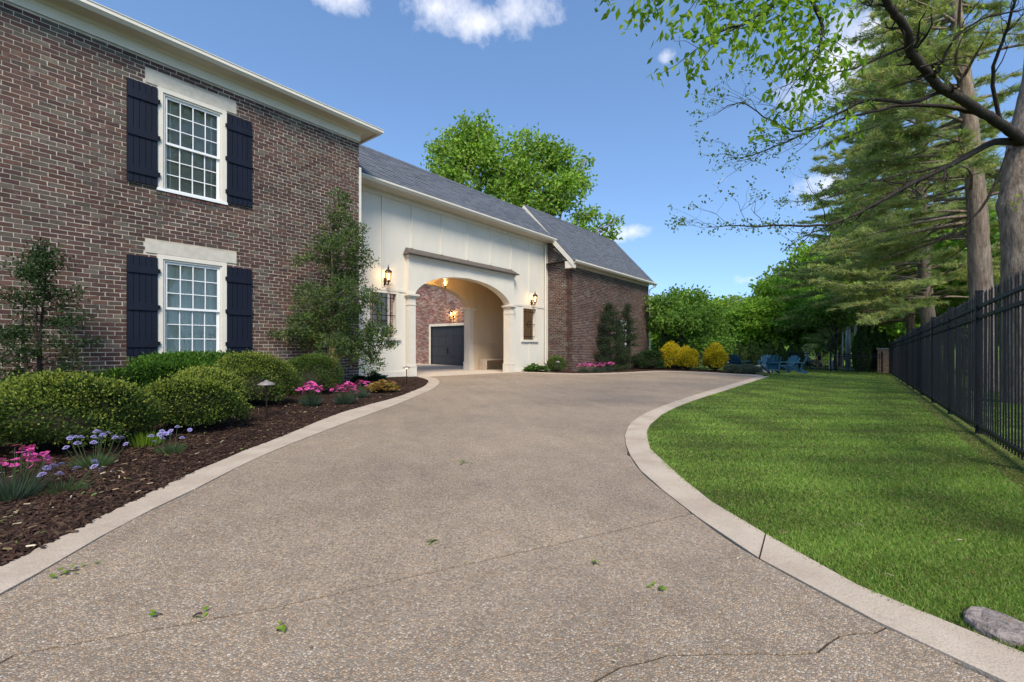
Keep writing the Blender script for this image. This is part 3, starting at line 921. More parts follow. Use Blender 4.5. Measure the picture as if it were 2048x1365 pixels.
def arch_z(x):
    t = abs((x - (OX0 + OX1) / 2) / ((OX1 - OX0) / 2))
    return SPR + (APEX - SPR) * max(0, 1 - t ** 2.15) ** .62
def arch_block(y0, y1, top, x0, x1):
    mb = MB(); n = 48
    ts = np.sin(np.linspace(-pi / 2, pi / 2, n + 1))
    xs = [(OX0 + OX1) / 2 + t * (OX1 - OX0) / 2 for t in ts]
    for a, b in zip(xs, xs[1:]):
        za, zb_ = arch_z(a), arch_z(b)
        mb.add([(a, y0, za), (b, y0, zb_), (b, y0, top), (a, y0, top)], [(0, 1, 2, 3)])
        mb.add([(a, y1, za), (b, y1, zb_), (b, y1, top), (a, y1, top)], [(3, 2, 1, 0)])
        mb.add([(a, y0, za), (b, y0, zb_), (b, y1, zb_), (a, y1, za)], [(3, 2, 1, 0)])
    mb.box(x0, OX0, y0, y1, SPR, top).box(OX1, x1, y0, y1, SPR, top)
    return mb
MB_portal = arch_block(YB - .14, YB + .2, HOOD, PX0, PX1)
MB_portal.build('arch_surround', 'siding', breeze)
kx = (OX0 + OX1) / 2
MB().add([(kx - .15, YB - .152, APEX + .008), (kx + .15, YB - .152, APEX + .008), (kx + .2, YB - .152, HOOD - .09), (kx - .2, YB - .152, HOOD - .09),
          (kx - .15, YB - .139, APEX + .008), (kx + .15, YB - .139, APEX + .008), (kx + .2, YB - .139, HOOD - .09), (kx - .2, YB - .139, HOOD - .09)],
         [(0, 1, 2, 3), (1, 5, 6, 2), (4, 0, 3, 7), (3, 2, 6, 7), (5, 4, 7, 6), (4, 5, 1, 0)]).build('keystone', 'siding', breeze)
MB().box(PX0 - .03, PX1 + .03, YB - .2, YB - .001, HOOD - .085, HOOD).build('hood_moulding', 'trim', breeze)
# sloped metal hood
hx0, hx1 = PX0 - .12, PX1 + .12
MB().add([(hx0, YB - .34, HOOD + .002), (hx1, YB - .34, HOOD + .002), (hx1 - .12, YB - .001, HOOD + .25), (hx0 + .12, YB - .001, HOOD + .25),
          (hx0, YB - .001, HOOD + .002), (hx1, YB - .001, HOOD + .002), (hx0, YB - .34, HOOD + .03), (hx1, YB - .34, HOOD + .03)],
         [(6, 7, 2, 3), (0, 1, 7, 6), (0, 4, 5, 1), (0, 6, 3, 4), (1, 5, 2, 7)]).build('metal_hood', 'copper', breeze)
def column(x0, x1, y0, y1, base_z, capped=True):
    c = MB().box(x0, x1, y0, y1, base_z + .36, SPR - .2).build('column', 'trim', breeze)
    MB().box(x0 - .025, x1 + .025, y0 - .025, y1 + .02, base_z, base_z + .33).box(x0 - .035, x1 + .035, y0 - .035, y1 + .025, base_z + .33, base_z + .36).build('plinth', 'trim', c)
    mb = MB()
    for d, a, b in ((.0, SPR - .2, SPR - .13), (.025, SPR - .13, SPR - .1), (.055, SPR - .1, SPR - .06), (.09, SPR - .06, SPR - .001)):
        mb.box(x0 - d, x1 + d, y0 - d, y1 + d * .5, a, b)
    mb.build('capital', 'trim', c)
    MB().box(x0 - .014, x1 + .014, y0 - .014, y1 + .01, SPR - .36, SPR - .33).build('astragal', 'trim', c)
column(PX0 + .02, OX0, YB - .16, YB + .2, g(OX0, YB) - .01)
column(OX1, PX1 - .02, YB - .16, YB + .2, g(OX1, YB) - .01)
# trim: battens, belts, baseboards
for px in (764, 823, 882.7, 935, 980.7, 1021.8, 1058.3):
    x = xon(px, YB)
    low = 2.79 if (x < PX0 or x > PX1) else HOOD + .255
    MB().box(x - .03, x + .03, YB - .04, YB - .001, low, WT - .02).build('batten', 'trim', breeze)
for a, b in ((XC, PX0), (PX1, XW)):
    MB().box(a + .002, b - .002, YB - .026, YB - .001, 2.70, 2.785).build('belt_course', 'trim', breeze)
    MB().box(a + .002, b - .002, YB - .03, YB - .001, zb, g((a + b) / 2, YB) + .15).build('baseboard', 'trim', breeze)
MB().box(XW - .16, XW - .002, YB - .028, YB - .001, .1, WT - .02).build('corner_board', 'trim', breeze)
for w in (winL, winR):
    cx = (w[0] + w[1]) / 2
    MB().box(cx - .032, cx + .032, YB - .02, YB - .001, g(cx, YB) + .152, w[2] - .1).build('batten', 'trim', breeze)
MB().tube([(XW - .3, YB - .08, 5.6), (XW - .3, YB - .08, .25), (XW - .3, YB - .18, .1)], .035, 8).build('downspout', 'trim', breeze)
def grille_window(w, scroll):
    x0, x1, z0, z1 = w
    t = .1
    f = MB()
    f.box(x0 - t, x0, YB - .03, YB - .001, z0, z1 + t * .6).box(x1, x1 + t, YB - .03, YB - .001, z0, z1 + t * .6)
    f.box(x0, x1, YB - .03, YB - .001, z1, z1 + t * .6)
    o = f.build('window_opening', 'trim', breeze)
    MB().box(x0 - t - .05, x1 + t + .05, YB - .075, YB + .02, z0 - .095, z0 - .001).build('sill', 'trim', o)
    y = YB + .07
    n = 6
    for i in range(1, n):
        x = x0 + (x1 - x0) * i / n
        MB().box(x - .008, x + .008, y - .008, y + .008, z0 - .01, z1).build('bar', 'iron', o)
    for zc in (z0 + .14, z0 + .5 * (z1 - z0), z1 - .14):
        MB().box(x0 - .02, x1 + .02, y - .022, y - .0085, zc - .012, zc + .012).build('rail', 'iron', o)
    if scroll:
        MB().lathe([(.0, -.01), (.09, -.006), (.09, .006), (0, .01)], (0, 0, 0), 12)
        c = ((x0 + x1) / 2, y - .03, (z0 + z1) / 2)
        MB().tube([(c[0] + .1 * math.cos(a), c[1], c[2] + .14 * math.sin(a)) for a in np.linspace(0, 2 * pi, 17)], .01, 6).build('scroll', 'iron', o)
grille_window(winL, False); grille_window(winR, True)

# back wall, ceiling, floor slab of the passage
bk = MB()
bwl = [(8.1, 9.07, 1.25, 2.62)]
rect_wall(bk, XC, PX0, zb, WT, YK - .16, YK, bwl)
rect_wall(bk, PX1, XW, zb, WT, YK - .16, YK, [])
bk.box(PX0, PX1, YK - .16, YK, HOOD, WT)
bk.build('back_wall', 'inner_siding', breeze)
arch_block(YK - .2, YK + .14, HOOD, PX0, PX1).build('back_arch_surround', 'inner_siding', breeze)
column(PX0 + .02, OX0, YK - .18, YK + .16, g(OX0, YK) - .01)
column(OX1, PX1 - .02, YK - .18, YK + .16, g(OX1, YK) - .01)
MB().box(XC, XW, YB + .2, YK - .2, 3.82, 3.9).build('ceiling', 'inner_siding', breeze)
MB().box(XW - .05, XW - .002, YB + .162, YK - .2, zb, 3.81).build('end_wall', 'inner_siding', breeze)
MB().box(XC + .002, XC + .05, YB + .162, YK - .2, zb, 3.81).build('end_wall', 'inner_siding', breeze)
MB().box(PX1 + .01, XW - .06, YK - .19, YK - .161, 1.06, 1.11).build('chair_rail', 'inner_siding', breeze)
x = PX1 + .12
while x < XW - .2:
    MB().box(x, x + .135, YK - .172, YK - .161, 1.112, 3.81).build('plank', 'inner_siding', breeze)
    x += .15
# roof
YE, ZE, YR, ZR = 11.34, 5.87, 13.03, 7.5
MB().add([(XC + .1, YE, ZE - .02), (XW, YE, ZE - .02), (XW, YR, ZR - .02), (XC + .1, YR, ZR - .02), (XC + .1, 2 * YR - YE, ZE - .02), (XW, 2 * YR - YE, ZE - .02),
          (XC + .1, YR, ZE - .1), (XW, YR, ZE - .1)],
         [(0, 1, 2, 3), (3, 2, 5, 4), (0, 4, 5, 1)]).build('roof_deck', 'dark', breeze)
roofp = MB().box(XC + .1, XW, YR - .02, YR + .02, ZR - .1, ZR - .03).build('roof', 'shingle', breeze)
tabs = shingles(XC + .1, XW - .02, YE - .03, ZE - .03, YR, ZR, .143, .30, 3)
tabs.sort(key=lambda p: proj(*p[0])[2] + (0 if proj(*p[0])[0] > 720 else 100))
offs = wloc(roofp)
for k, p in enumerate(tabs[:300]):
    MB().add(p, SH_F).build('shingle', 'shingle', roofp)
mb = MB()
for p in tabs[300:]: mb.add(p, SH_F)
for p in shingles(XC + .1, XW - .02, 2 * YR - YE, ZE - .03, YR, ZR, .143, .3, 8): mb.add(p, SH_F)
mb.build('shingle_field', 'shingle', roofp, 'stuff')
mb = MB(); x = XC + .2
while x < XW - .1:
    mb.add([(x, YR - .13, ZR - .095), (x, YR, ZR + .032), (x, YR + .13, ZR - .095), (x + .2, YR - .13, ZR - .105), (x + .2, YR, ZR + .018), (x + .2, YR + .13, ZR - .105)],
           [(0, 3, 4, 1), (1, 4, 5, 2), (0, 1, 2)]); x += .14
mb.build('ridge_cap', 'shingle', roofp, 'stuff')
MB().box(XC + .05, XW - .1, YE + .04, YB + .0, ZE - .13, ZE - .09).build('soffit', 'trim', breeze)
MB().sweep([(0, ZE - .14), (.07, ZE - .14), (.1, ZE - .1), (.125, ZE - .07), (.125, ZE - .02), (.115, ZE - .02), (.115, ZE - .06), (.06, ZE - .125), (.012, ZE - .125), (.012, ZE - .02), (0, ZE - .02)],
           [(XC + .05, YE + .02), (XW - .14, YE + .02)]).build('gutter', 'trim', breeze)
MB().box(XC + .05, XW - .1, YB - .05, YB - .001, ZE - .28, ZE - .135).build('frieze', 'trim', breeze)

# ------------------------------------------------------------------ garage wing
WXE, WBR = 26.9, 15.41
wing = thing('garage_wing', (22, YH, g(22, YH)), 'brick garage wing with steep grey roof and white rake boards', 'garage')
WZT = 4.62; GZ0 = -.75
gh = [(15.1, 19.96, -.4, 2.12)]
wwin = (22.85, 23.7, .55, 2.35)
wm = MB()
rect_wall(wm, XW + .008, WXE - .008, GZ0, WZT + .15, YH + .008, YH + .2, [wwin])
# gable end faces -X
def gable_pts(x):
    return [(x, YH + .008, GZ0), (x, YH + .008, WZT), (x, YR, WZT + (YR - YH) * 1.09), (x, WBR, WZT), (x, WBR, GZ0)]
a, b = gable_pts(XW + .008), gable_pts(XW + .2)
wm.add(a + b, [(0, 1, 2, 3, 4), (9, 8, 7, 6, 5), (1, 6, 7, 2), (2, 7, 8, 3), (0, 5, 6, 1)])
a, b = gable_pts(WXE - .2), gable_pts(WXE - .008)
wm.add(a + b, [(0, 1, 2, 3, 4), (9, 8, 7, 6, 5), (1, 6, 7, 2), (2, 7, 8, 3)])
wm.box(XW + .2, WXE, WBR - .2, WBR, GZ0, WZT)
wwall = wm.build('wall', 'mortar', wing)
rows = brick_layout(XW, WXE, GZ0, WZT, [(wwin[0] - .02, wwin[1] + .02, wwin[2], wwin[3] + .02)], 14)
W, F_ = brick_boxes(rows, fr)
rows2 = [r for r in brick_layout(YH, WBR, GZ0, 7.1, [], 15) if r[1] + BH < WZT + (YR - YH - abs(r[0] + r[2] / 2 - YR)) * 1.09]
W2, F2 = brick_boxes(rows2, lambda V: np.stack([XW + V[:, 1], V[:, 0], V[:, 2]], 1), flip=True)
rows3 = brick_layout(YH, WBR, GZ0, WZT, [], 16)
W3, F3 = brick_boxes(rows3, lambda V: np.stack([WXE - V[:, 1], V[:, 0], V[:, 2]], 1))
np_mesh('brick_field', np.vstack([W, W2, W3]), np.vstack([F_, F2 + len(W), F3 + len(W) + len(W2)]), 'brick_far', wwall, 'stuff')
# rear block with the garage door, facing the courtyard
RT = 4.9
rb = MB()
def rect_wall_y(mb, y0, y1, z0, z1, xa, xb, holes):
    t = MB(); rect_wall(t, y0, y1, z0, z1, xa, xb, holes)
    mb.add([(p[1], p[0], p[2]) for p in t.v], [f[::-1] for f in t.f])
rect_wall_y(rb, WBR, 24, GZ0, RT, XW + .012, XW + .2, gh)
rb.box(XW, 27, 23.8, 24, GZ0, RT); rb.box(26.8, 27, WBR, 24, GZ0, RT)
rwall = rb.build('rear_wall', 'mortar', wing)
rows4 = brick_layout(WBR, 24, GZ0, RT, [(14.98, 20.08, -.5, 2.22)], 17)
W, F_ = brick_boxes(rows4, lambda V: np.stack([XW + .004 + V[:, 1], V[:, 0], V[:, 2]], 1), flip=True)
np_mesh('brick_field', W, F_, mat_brick('pale_washed_brick', [(.25, .125, .1), (.2, .09, .075), (.3, .16, .13)], [(.34, .25, .21), (.27, .19, .155)], .4), rwall, 'stuff')
MB().add([(XW - .3, WBR, RT), (27.3, WBR, RT), (27.3, 24.3, RT), (XW - .3, 24.3, RT), (22.5, WBR, RT + 2.2), (22.5, 24.3, RT + 2.2)],
         [(0, 4, 5, 3), (1, 2, 5, 4), (0, 3, 2, 1), (0, 1, 4), (3, 5, 2)]).build('rear_roof', 'shingle', wing)
gy0, gy1, gz0, gz1 = 15.1, 19.96, -.16, 2.1
gd = MB().box(XW + .1, XW + .14, gy0 - .05, gy1, gz0 - .05, gz1 + .02).build('garage_door', 'door', wing)
for i in range(4):
    z0 = gz0 + (gz1 - gz0) * i / 4
    for j in range(8):
        y0 = gy0 + (gy1 - gy0) * j / 8; dy = (gy1 - gy0) / 8; dz = (gz1 - gz0) / 4
        MB().box(XW + .075, XW + .099, y0 + .008, y0 + dy - .008, z0 + .012, z0 + dz - .012).build('panel', 'door', gd)
MB().box(XW + .04, XW + .075, 18.6, 18.66, .55, .85).build('handle', 'iron', gd)
fm = MB()
fm.box(XW - .03, XW + .1, gy1, gy1 + .13, gz0, gz1 + .13).box(XW - .03, XW + .1, gy0 - .13, gy0, gz0, gz1 + .13).box(XW - .03, XW + .1, gy0, gy1, gz1, gz1 + .13)
fm.build('door_frame', 'trim', gd)
# wing roof
SL = 1.09; ye = YH - .3; ze = 4.80; zr_ = ze + (YR - ye) * SL
xa, xb = XW - .27, WXE + .3
MB().add([(xa, ye, ze - .03), (xb, ye, ze - .03), (xb, YR, zr_ - .03), (xa, YR, zr_ - .03), (xa, 2 * YR - ye, ze - .03), (xb, 2 * YR - ye, ze - .03)],
         [(0, 1, 2, 3), (3, 2, 5, 4), (0, 4, 5, 1)]).build('roof_deck', 'dark', wing)
mb = MB()
for p in shingles(xa, xb, ye - .03, ze - .04, YR, zr_, .143, .3, 21): mb.add(p, SH_F)
for p in shingles(xa, xb, 2 * YR - ye, ze - .04, YR, zr_, .143, .3, 22): mb.add(p, SH_F)
x = xa
while x < xb - .1:
    mb.add([(x, YR - .12, zr_ - .1), (x, YR, zr_ + .032), (x, YR + .12, zr_ - .1), (x + .2, YR - .12, zr_ - .11), (x + .2, YR, zr_ + .018), (x + .2, YR + .12, zr_ - .11)],
           [(0, 3, 4, 1), (1, 4, 5, 2), (0, 1, 2)]); x += .14
mb.build('roof', 'shingle', wing, 'stuff')
for xx0, xx1 in ((xa - .03, xa - .001), (xb + .001, xb + .03)):
    r = MB(); h = .25
    p = [(ye - .02, ze - .05), (YR, zr_ - .02), (YR, zr_ - .02 - h * 1.35), (ye - .02, ze - .05 - h)]
    p2 = [(2 * YR - y, z) for y, z in p]
    for q in (p, p2[::-1]):
        r.add([(xx0, y, z) for y, z in q] + [(xx1, y, z) for y, z in q], [(3, 2, 1, 0), (4, 5, 6, 7), (0, 1, 5, 4), (1, 2, 6, 5), (2, 3, 7, 6), (3, 0, 4, 7)])
    r.build('rake_board', 'trim', wing)
MB().box(xa, XW - .001, ye, YH + .1, ze - .35, ze - .04).build('eave_return', 'trim', wing)
r = MB()
sl = [(ye, ze - .12), (YR, zr_ - .1), (YR, zr_ - .14), (ye, ze - .16)]
r.add([(xa, y, z) for y, z in sl] + [(XW - .001, y, z) for y, z in sl], [(3, 2, 1, 0), (4, 5, 6, 7), (0, 1, 5, 4), (2, 3, 7, 6)])
r.build('rake_soffit', 'trim', wing)
pth = [(XW - .27, YH), (WXE + .3, YH)]
MB().sweep([(0, WZT - .02), (.03, WZT - .02), (.03, WZT + .1), (0, WZT + .1)], [(XW, YH), (WXE, YH)]).build('frieze', 'trim', wing)
MB().sweep([(0, WZT + .102), (.06, WZT + .102), (.09, WZT + .12), (.29, WZT + .12), (.29, WZT + .15), (0, WZT + .15)], [(XW, YH), (WXE + .28, YH)]).build('soffit', 'trim', wing)
MB().sweep([(.292, ze - .13), (.36, ze - .13), (.39, ze - .09), (.415, ze - .06), (.415, ze), (.405, ze), (.405, ze - .05), (.35, ze - .115), (.304, ze - .115), (.304, ze), (.292, ze)], [(XW - .2, YH), (WXE + .36, YH)]).build('gutter', 'trim', wing)
MB().tube([(WXE + .1, YH - .33, ze - .1), (WXE + .1, YH - .3, ze - .25), (WXE + .04, YH - .06, ze - .4), (WXE + .04, YH - .06, g(WXE, YH) + .12)], .04, 8).build('downspout', 'trim', wing)
# window of the wing with shutters
wf = MB(); x0, x1, z0, z1 = wwin
wf.box(x0, x0 + .06, YH - .01, YH + .08, z0, z1).box(x1 - .06, x1, YH - .01, YH + .08, z0, z1).box(x0 + .06, x1 - .06, YH - .01, YH + .08, z1 - .06, z1).box(x0 + .06, x1 - .06, YH - .01, YH + .08, z0, z0 + .06)
ww = wf.build('window', 'white', wing)
s, ps = muntin_sash(x0 + .06, x1 - .06, z0 + .06, z1 - .06, YH + .03, 3, 4)
s.build('sash', 'white', ww)
for p in ps: MB().add([(p[0], YH + .045, p[2]), (p[1], YH + .045, p[2]), (p[1], YH + .045, p[3]), (p[0], YH + .045, p[3])], [(0, 1, 2, 3)]).build('pane', 'glass', ww)
for a, b in ((x0 - .47, x0 - .02), (x1 + .02, x1 + .47)):
    s = MB().box(a, b, YH - .035, YH - .005, z0, z1).build('shutter', 'shutter', wing)
    for c in (.15, .5, .85):
        zc = z0 + (z1 - z0) * c; MB().box(a + .01, b - .01, YH - .055, YH - .0355, zc - .06, zc + .06).build('batten', 'shutter', s)

# ------------------------------------------------------------------ lanterns and bench
def lantern_parts(t, x, y, z, hang=False, s=1.0):
    """z is the height of the glass centre"""
    n = 6
    cap = MB().lathe([(.105 * s, 0), (.118 * s, .012 * s), (.10 * s, .05 * s), (.06 * s, .085 * s), (.028 * s, .10 * s), (.022 * s, .13 * s), (.03 * s, .145 * s), (.012 * s, .18 * s), (.004 * s, .25 * s)], (x, y, z + .13 * s), 12)
    cap.build('cap', 'lantern', t, smooth=False)
    cg = MB()
    for k in range(n):
        a = 2 * pi * k / n
        cg.tube([(x + r * s * math.cos(a), y + r * s * math.sin(a), z + h * s) for r, h in ((.095, .13), (.1, .06), (.092, -.02), (.072, -.1), (.055, -.13))], .006 * s, 5)
    cg.lathe([(.058 * s, -.15 * s), (.064 * s, -.135 * s), (.058 * s, -.12 * s)], (x, y, z), 12)
    cg.build('cage', 'lantern', t)
    MB().lathe([(.09 * s, .125 * s), (.094 * s, .06 * s), (.086 * s, -.02 * s), (.067 * s, -.1 * s), (.052 * s, -.125 * s)], (x, y, z), 12).build('glass', 'lamp_glass', t, smooth=True)
    for k in range(3):
        a = 2 * pi * k / 3
        cxb, cyb = x + .03 * s * math.cos(a), y + .03 * s * math.sin(a)
        MB().lathe([(.009 * s, -.12 * s), (.009 * s, -.04 * s)], (cxb, cyb, z), 8).build('candle', 'trim', t)
        MB().lathe([(.006 * s, -.04 * s), (.014 * s, -.01 * s), (.012 * s, .02 * s), (.003 * s, .05 * s)], (cxb, cyb, z), 8).build('bulb', 'bulb', t)
    MB().lathe([(.02 * s, -.15 * s), (.03 * s, -.17 * s), (.014 * s, -.2 * s), (.02 * s, -.22 * s), (.004 * s, -.27 * s)], (x, y, z), 10).build('finial', 'lantern', t)

def lamp_light(x, y, z, w, r=.04):
    ld = bpy.data.lights.new('lantern_light', 'POINT'); ld.energy = w; ld.color = (1.0, .62, .27); ld.shadow_soft_size = r
    lo = bpy.data.objects.new('lantern_light', ld); COL.objects.link(lo); lo.location = (x, y, z)

def wall_lantern(x, y, z, nx, ny, label, w):
    """(nx, ny) points away from the wall"""
    t = thing('wall_lantern', (x, y, z - .35), label, 'lantern', 'lit wall lanterns')
    cx, cy = x + nx * .2, y + ny * .2
    tx, ty = -ny, nx
    bp = MB()
    ring = [(.06 * math.cos(a), .13 * math.sin(a)) for a in np.linspace(0, 2 * pi, 13)[:-1]]
    vs = [(x + tx * u + nx * .002, y + ty * u + ny * .002, z - .13 + v) for u, v in ring] + [(x + tx * u * .8 + nx * .03, y + ty * u * .8 + ny * .03, z - .13 + v * .85) for u, v in ring]
    bp.add(vs, [(i, (i + 1) % 12, 12 + (i + 1) % 12, 12 + i) for i in range(12)] + [tuple(range(12, 24)), tuple(range(11, -1, -1))])
    bp.build('back_plate', 'lantern', t)
    arm = [(x + nx * d, y + ny * d, z + h) for d, h in ((.03, -.16), (.09, -.22), (.16, -.24), (.2, -.2), (.2, -.15))]
    MB().tube(arm, .012, 7).build('arm', 'lantern', t, smooth=True)
    lantern_parts(t, cx, cy, z)
    lamp_light(cx, cy, z + .02, w)
    return t
wall_lantern(xon(768, YB), YB - .021, 3.10, 0, -1, 'lit bronze wall lantern on cream siding behind the tall holly', 9)
wall_lantern(xon(1062, YB), YB - .021, 3.04, 0, -1, 'lit bronze wall lantern on cream siding beside the garage wing corner', 9)
wall_lantern(XW - .002, 18.1, 2.68, -1, 0, 'lit bronze wall lantern above the charcoal garage door', 28)
ht = thing('hanging_lantern', (12.22, 12.95, 3.82), 'lit bronze lantern hanging from the breezeway ceiling inside the arch', 'lantern')
MB().tube([(12.22, 12.95, 3.819), (12.22, 12.95, 3.72)], .008, 6).build('stem', 'lantern', ht)
MB().lathe([(.06, 0), (.06, -.02), (.01, -.03)], (12.22, 12.95, 3.818), 12).build('canopy', 'lantern', ht)
lantern_parts(ht, 12.22, 12.95, 3.42)
lamp_light(12.22, 12.95, 3.44, 75)

bx0, bx1, by0, by1 = 15.3, 17.4, YK - .64, YK - .2
bg = g(15.5, 14)
bench = thing('bench', (16.3, YK - .4, bg), 'plain tan box bench against the passage back wall', 'bench')
MB().box(bx0, bx1, by0, by1, bg + .42, bg + .48).build('seat', 'bench', bench)
for a in (bx0, bx1 - .06): MB().box(a, a + .06, by0 + .002, by1 - .002, bg - .02, bg + .419).build('leg', 'bench', bench)
MB().box(bx0 + .06, bx1 - .06, by1 - .1, by1 - .06, bg + .3, bg + .419).build('stretcher', 'bench', bench)

# ------------------------------------------------------------------ foliage helpers
def unit(v): return v / np.maximum(np.linalg.norm(v, axis=1, keepdims=True), 1e-9)

def leaf_quads(P, D, L, Wd, fold=.25, N=None):
    """diamond leaves at P pointing along D (n,3), sizes L,Wd (n,)"""
    n = len(P); D = unit(D)
    R = RNG.normal(size=(n, 3)) if N is None else N + RNG.normal(scale=.35, size=(n, 3))
    S = unit(np.cross(D, R)); U = np.cross(S, D)
    L = np.broadcast_to(L, (n,))[:, None]; Wd = np.broadcast_to(Wd, (n,))[:, None]
    V = np.empty((n, 4, 3))
    V[:, 0] = P
    V[:, 1] = P + D * L * .45 + S * Wd * .5 + U * Wd * fold
    V[:, 2] = P + D * L
    V[:, 3] = P + D * L * .45 - S * Wd * .5 + U * Wd * fold
    F = (np.arange(n) * 4)[:, None] + np.arange(4)[None]
    return V.reshape(-1, 3), F

def needles(P, D, L, w):
    n = len(P); D = unit(D); S = unit(np.cross(D, RNG.normal(size=(n, 3))))
    L = np.broadcast_to(L, (n,))[:, None]; w = np.broadcast_to(w, (n,))[:, None]
    V = np.empty((n, 3, 3)); V[:, 0] = P - S * w; V[:, 1] = P + S * w; V[:, 2] = P + D * L
    return V.reshape(-1, 3), (np.arange(n) * 3)[:, None] + np.arange(3)[None]

def colors(n, pal, per, jit=.18, w=None):
    pal = np.array(pal); k = RNG.choice(len(pal), size=n, p=w)
    c = pal[k] * RNG.uniform(1 - jit, 1 + jit, (n, 1)) * RNG.uniform(.94, 1.06, (n, 3))
    return np.repeat(c, per, axis=0)

def ellipsoid_pts(blobs, n, power=.33):
    """points filling ellipsoids (cx,cy,cz,rx,ry,rz); power<.33 pushes to the surface"""
    B = np.array(blobs, float); vol = (B[:, 3] * B[:, 4] * B[:, 5]) ** .75
    k = RNG.choice(len(B), size=n, p=vol / vol.sum())
    d = unit(RNG.normal(size=(n, 3))); r = RNG.random(n) ** power
    return B[k, :3] + d * r[:, None] * B[k, 3:], d, k

def clumped(blobs, n_clump, per, sigma, power=.3):
    C, d, k = ellipsoid_pts(blobs, n_clump, power)
    n = n_clump * per
    P = np.repeat(C, per, 0) + RNG.normal(size=(n, 3)) * sigma * np.array([1, 1, .7])
    return P, np.repeat(d, per, 0), np.repeat(np.arange(n_clump), per)

GREEN_BRIGHT = [(.165, .27, .028), (.13, .225, .022), (.2, .3, .036), (.09, .17, .02)]
GREEN_MID = [(.10, .19, .028), (.13, .225, .034), (.075, .15, .024), (.155, .25, .044)]
GREEN_DARK = [(.022, .05, .014), (.03, .066, .018), (.018, .04, .012), (.045, .085, .02)]
PINE = [(.28, .345, .125), (.32, .38, .145), (.235, .30, .11), (.36, .40, .15), (.38, .375, .15)]

def crooked(a, b, n, amp, seed):
    r = random.Random(seed); a = Vector(a); b = Vector(b); out = []
    ph = [r.uniform(0, 6) for _ in range(4)]
    L = (b - a).length
    for i in range(n + 1):
        t = i / n; p = a.lerp(b, t); e = math.sin(pi * t) if n > 1 else 0
        out.append(p + Vector((math.sin(ph[0] + 5 * t), math.sin(ph[1] + 4.3 * t), .5 * math.sin(ph[2] + 6 * t))) * amp * L * e)
    return out

def deciduous(name, base, top_trunk, blobs, n_clump, per, sigma, leaf, pal, label, cat='tree', group=None, trunk_r=.2, bark='bark', mat='leaf', limbs=True, power=.3, seed=1, multi=1):
    t = thing(name, base, label, cat, group)
    tb = MB(); bx, by, bz = base
    r = random.Random(seed)
    if multi == 1:
        P = crooked((bx, by, bz - .2), top_trunk, 8, .03, seed)
        tb.tube(P, [trunk_r * (1.25 if i == 0 else 1 - .09 * i) for i in range(9)], 10)
        starts = P[3:]
    else:
        starts = []
        for k in range(multi):
            a = 2 * pi * k / multi; q = Vector(top_trunk) + Vector((math.cos(a), math.sin(a), r.uniform(-.3, .3))) * (top_trunk[2] - bz) * .45
            P = crooked((bx + .12 * math.cos(a), by + .12 * math.sin(a), bz - .1), q, 6, .05, seed + k)
            tb.tube(P, [trunk_r * (1 - .1 * i) for i in range(7)], 7); starts += P[3:]
    trunk = tb.build('trunk', bark, t, smooth=True)
    if limbs:
        for k, b in enumerate(blobs):
            s = starts[k % len(starts)]
            c = Vector(b[:3])
            lb = MB()
            pr = trunk_r * .42
            lb.tube(crooked(s, c, 6, .06, seed * 7 + k), [pr * (1 - .14 * i) for i in range(7)], 6)
            for j in range(4):
                d = Vector((r.uniform(-1, 1), r.uniform(-1, 1), r.uniform(-.3, 1))).normalized()
                e2 = c + Vector((d.x * b[3], d.y * b[4], d.z * b[5])) * .85
                lb.tube(crooked(s.lerp(c, r.uniform(.5, 1)), e2, 4, .08, seed * 11 + k * 5 + j), [pr * .4 * (1 - .2 * i) for i in range(5)], 5)
            lb.build('limb', bark, t, smooth=True)
    P, d, ci = clumped(blobs, n_clump, per, sigma, power)
    n = len(P)
    D = d * .6 + RNG.normal(size=(n, 3)) * .8 + np.array([0, 0, -.25])
    V, F = leaf_quads(P, D, RNG.uniform(.75, 1.25, n) * leaf, RNG.uniform(.5, .75, n) * leaf)
    tint = RNG.uniform(.78, 1.22, (n_clump, 1))[ci]
    c = colors(n, pal, 1) * tint
    np_mesh('crown', V, F, mat, t, col=np.repeat(c, 4, 0))
    return t

def rnd_blobs(c, R, n, r0, r1, seed, flat=.75, zr=None):
    r = random.Random(seed); out = []
    for i in range(n):
        while True:
            p = [r.uniform(-1, 1) for _ in range(3)]
            if sum(x * x for x in p) < 1: break
        s = r.uniform(r0, r1)
        out.append((c[0] + p[0] * R[0], c[1] + p[1] * R[1], c[2] + p[2] * R[2], s, s, s * flat))
    return out

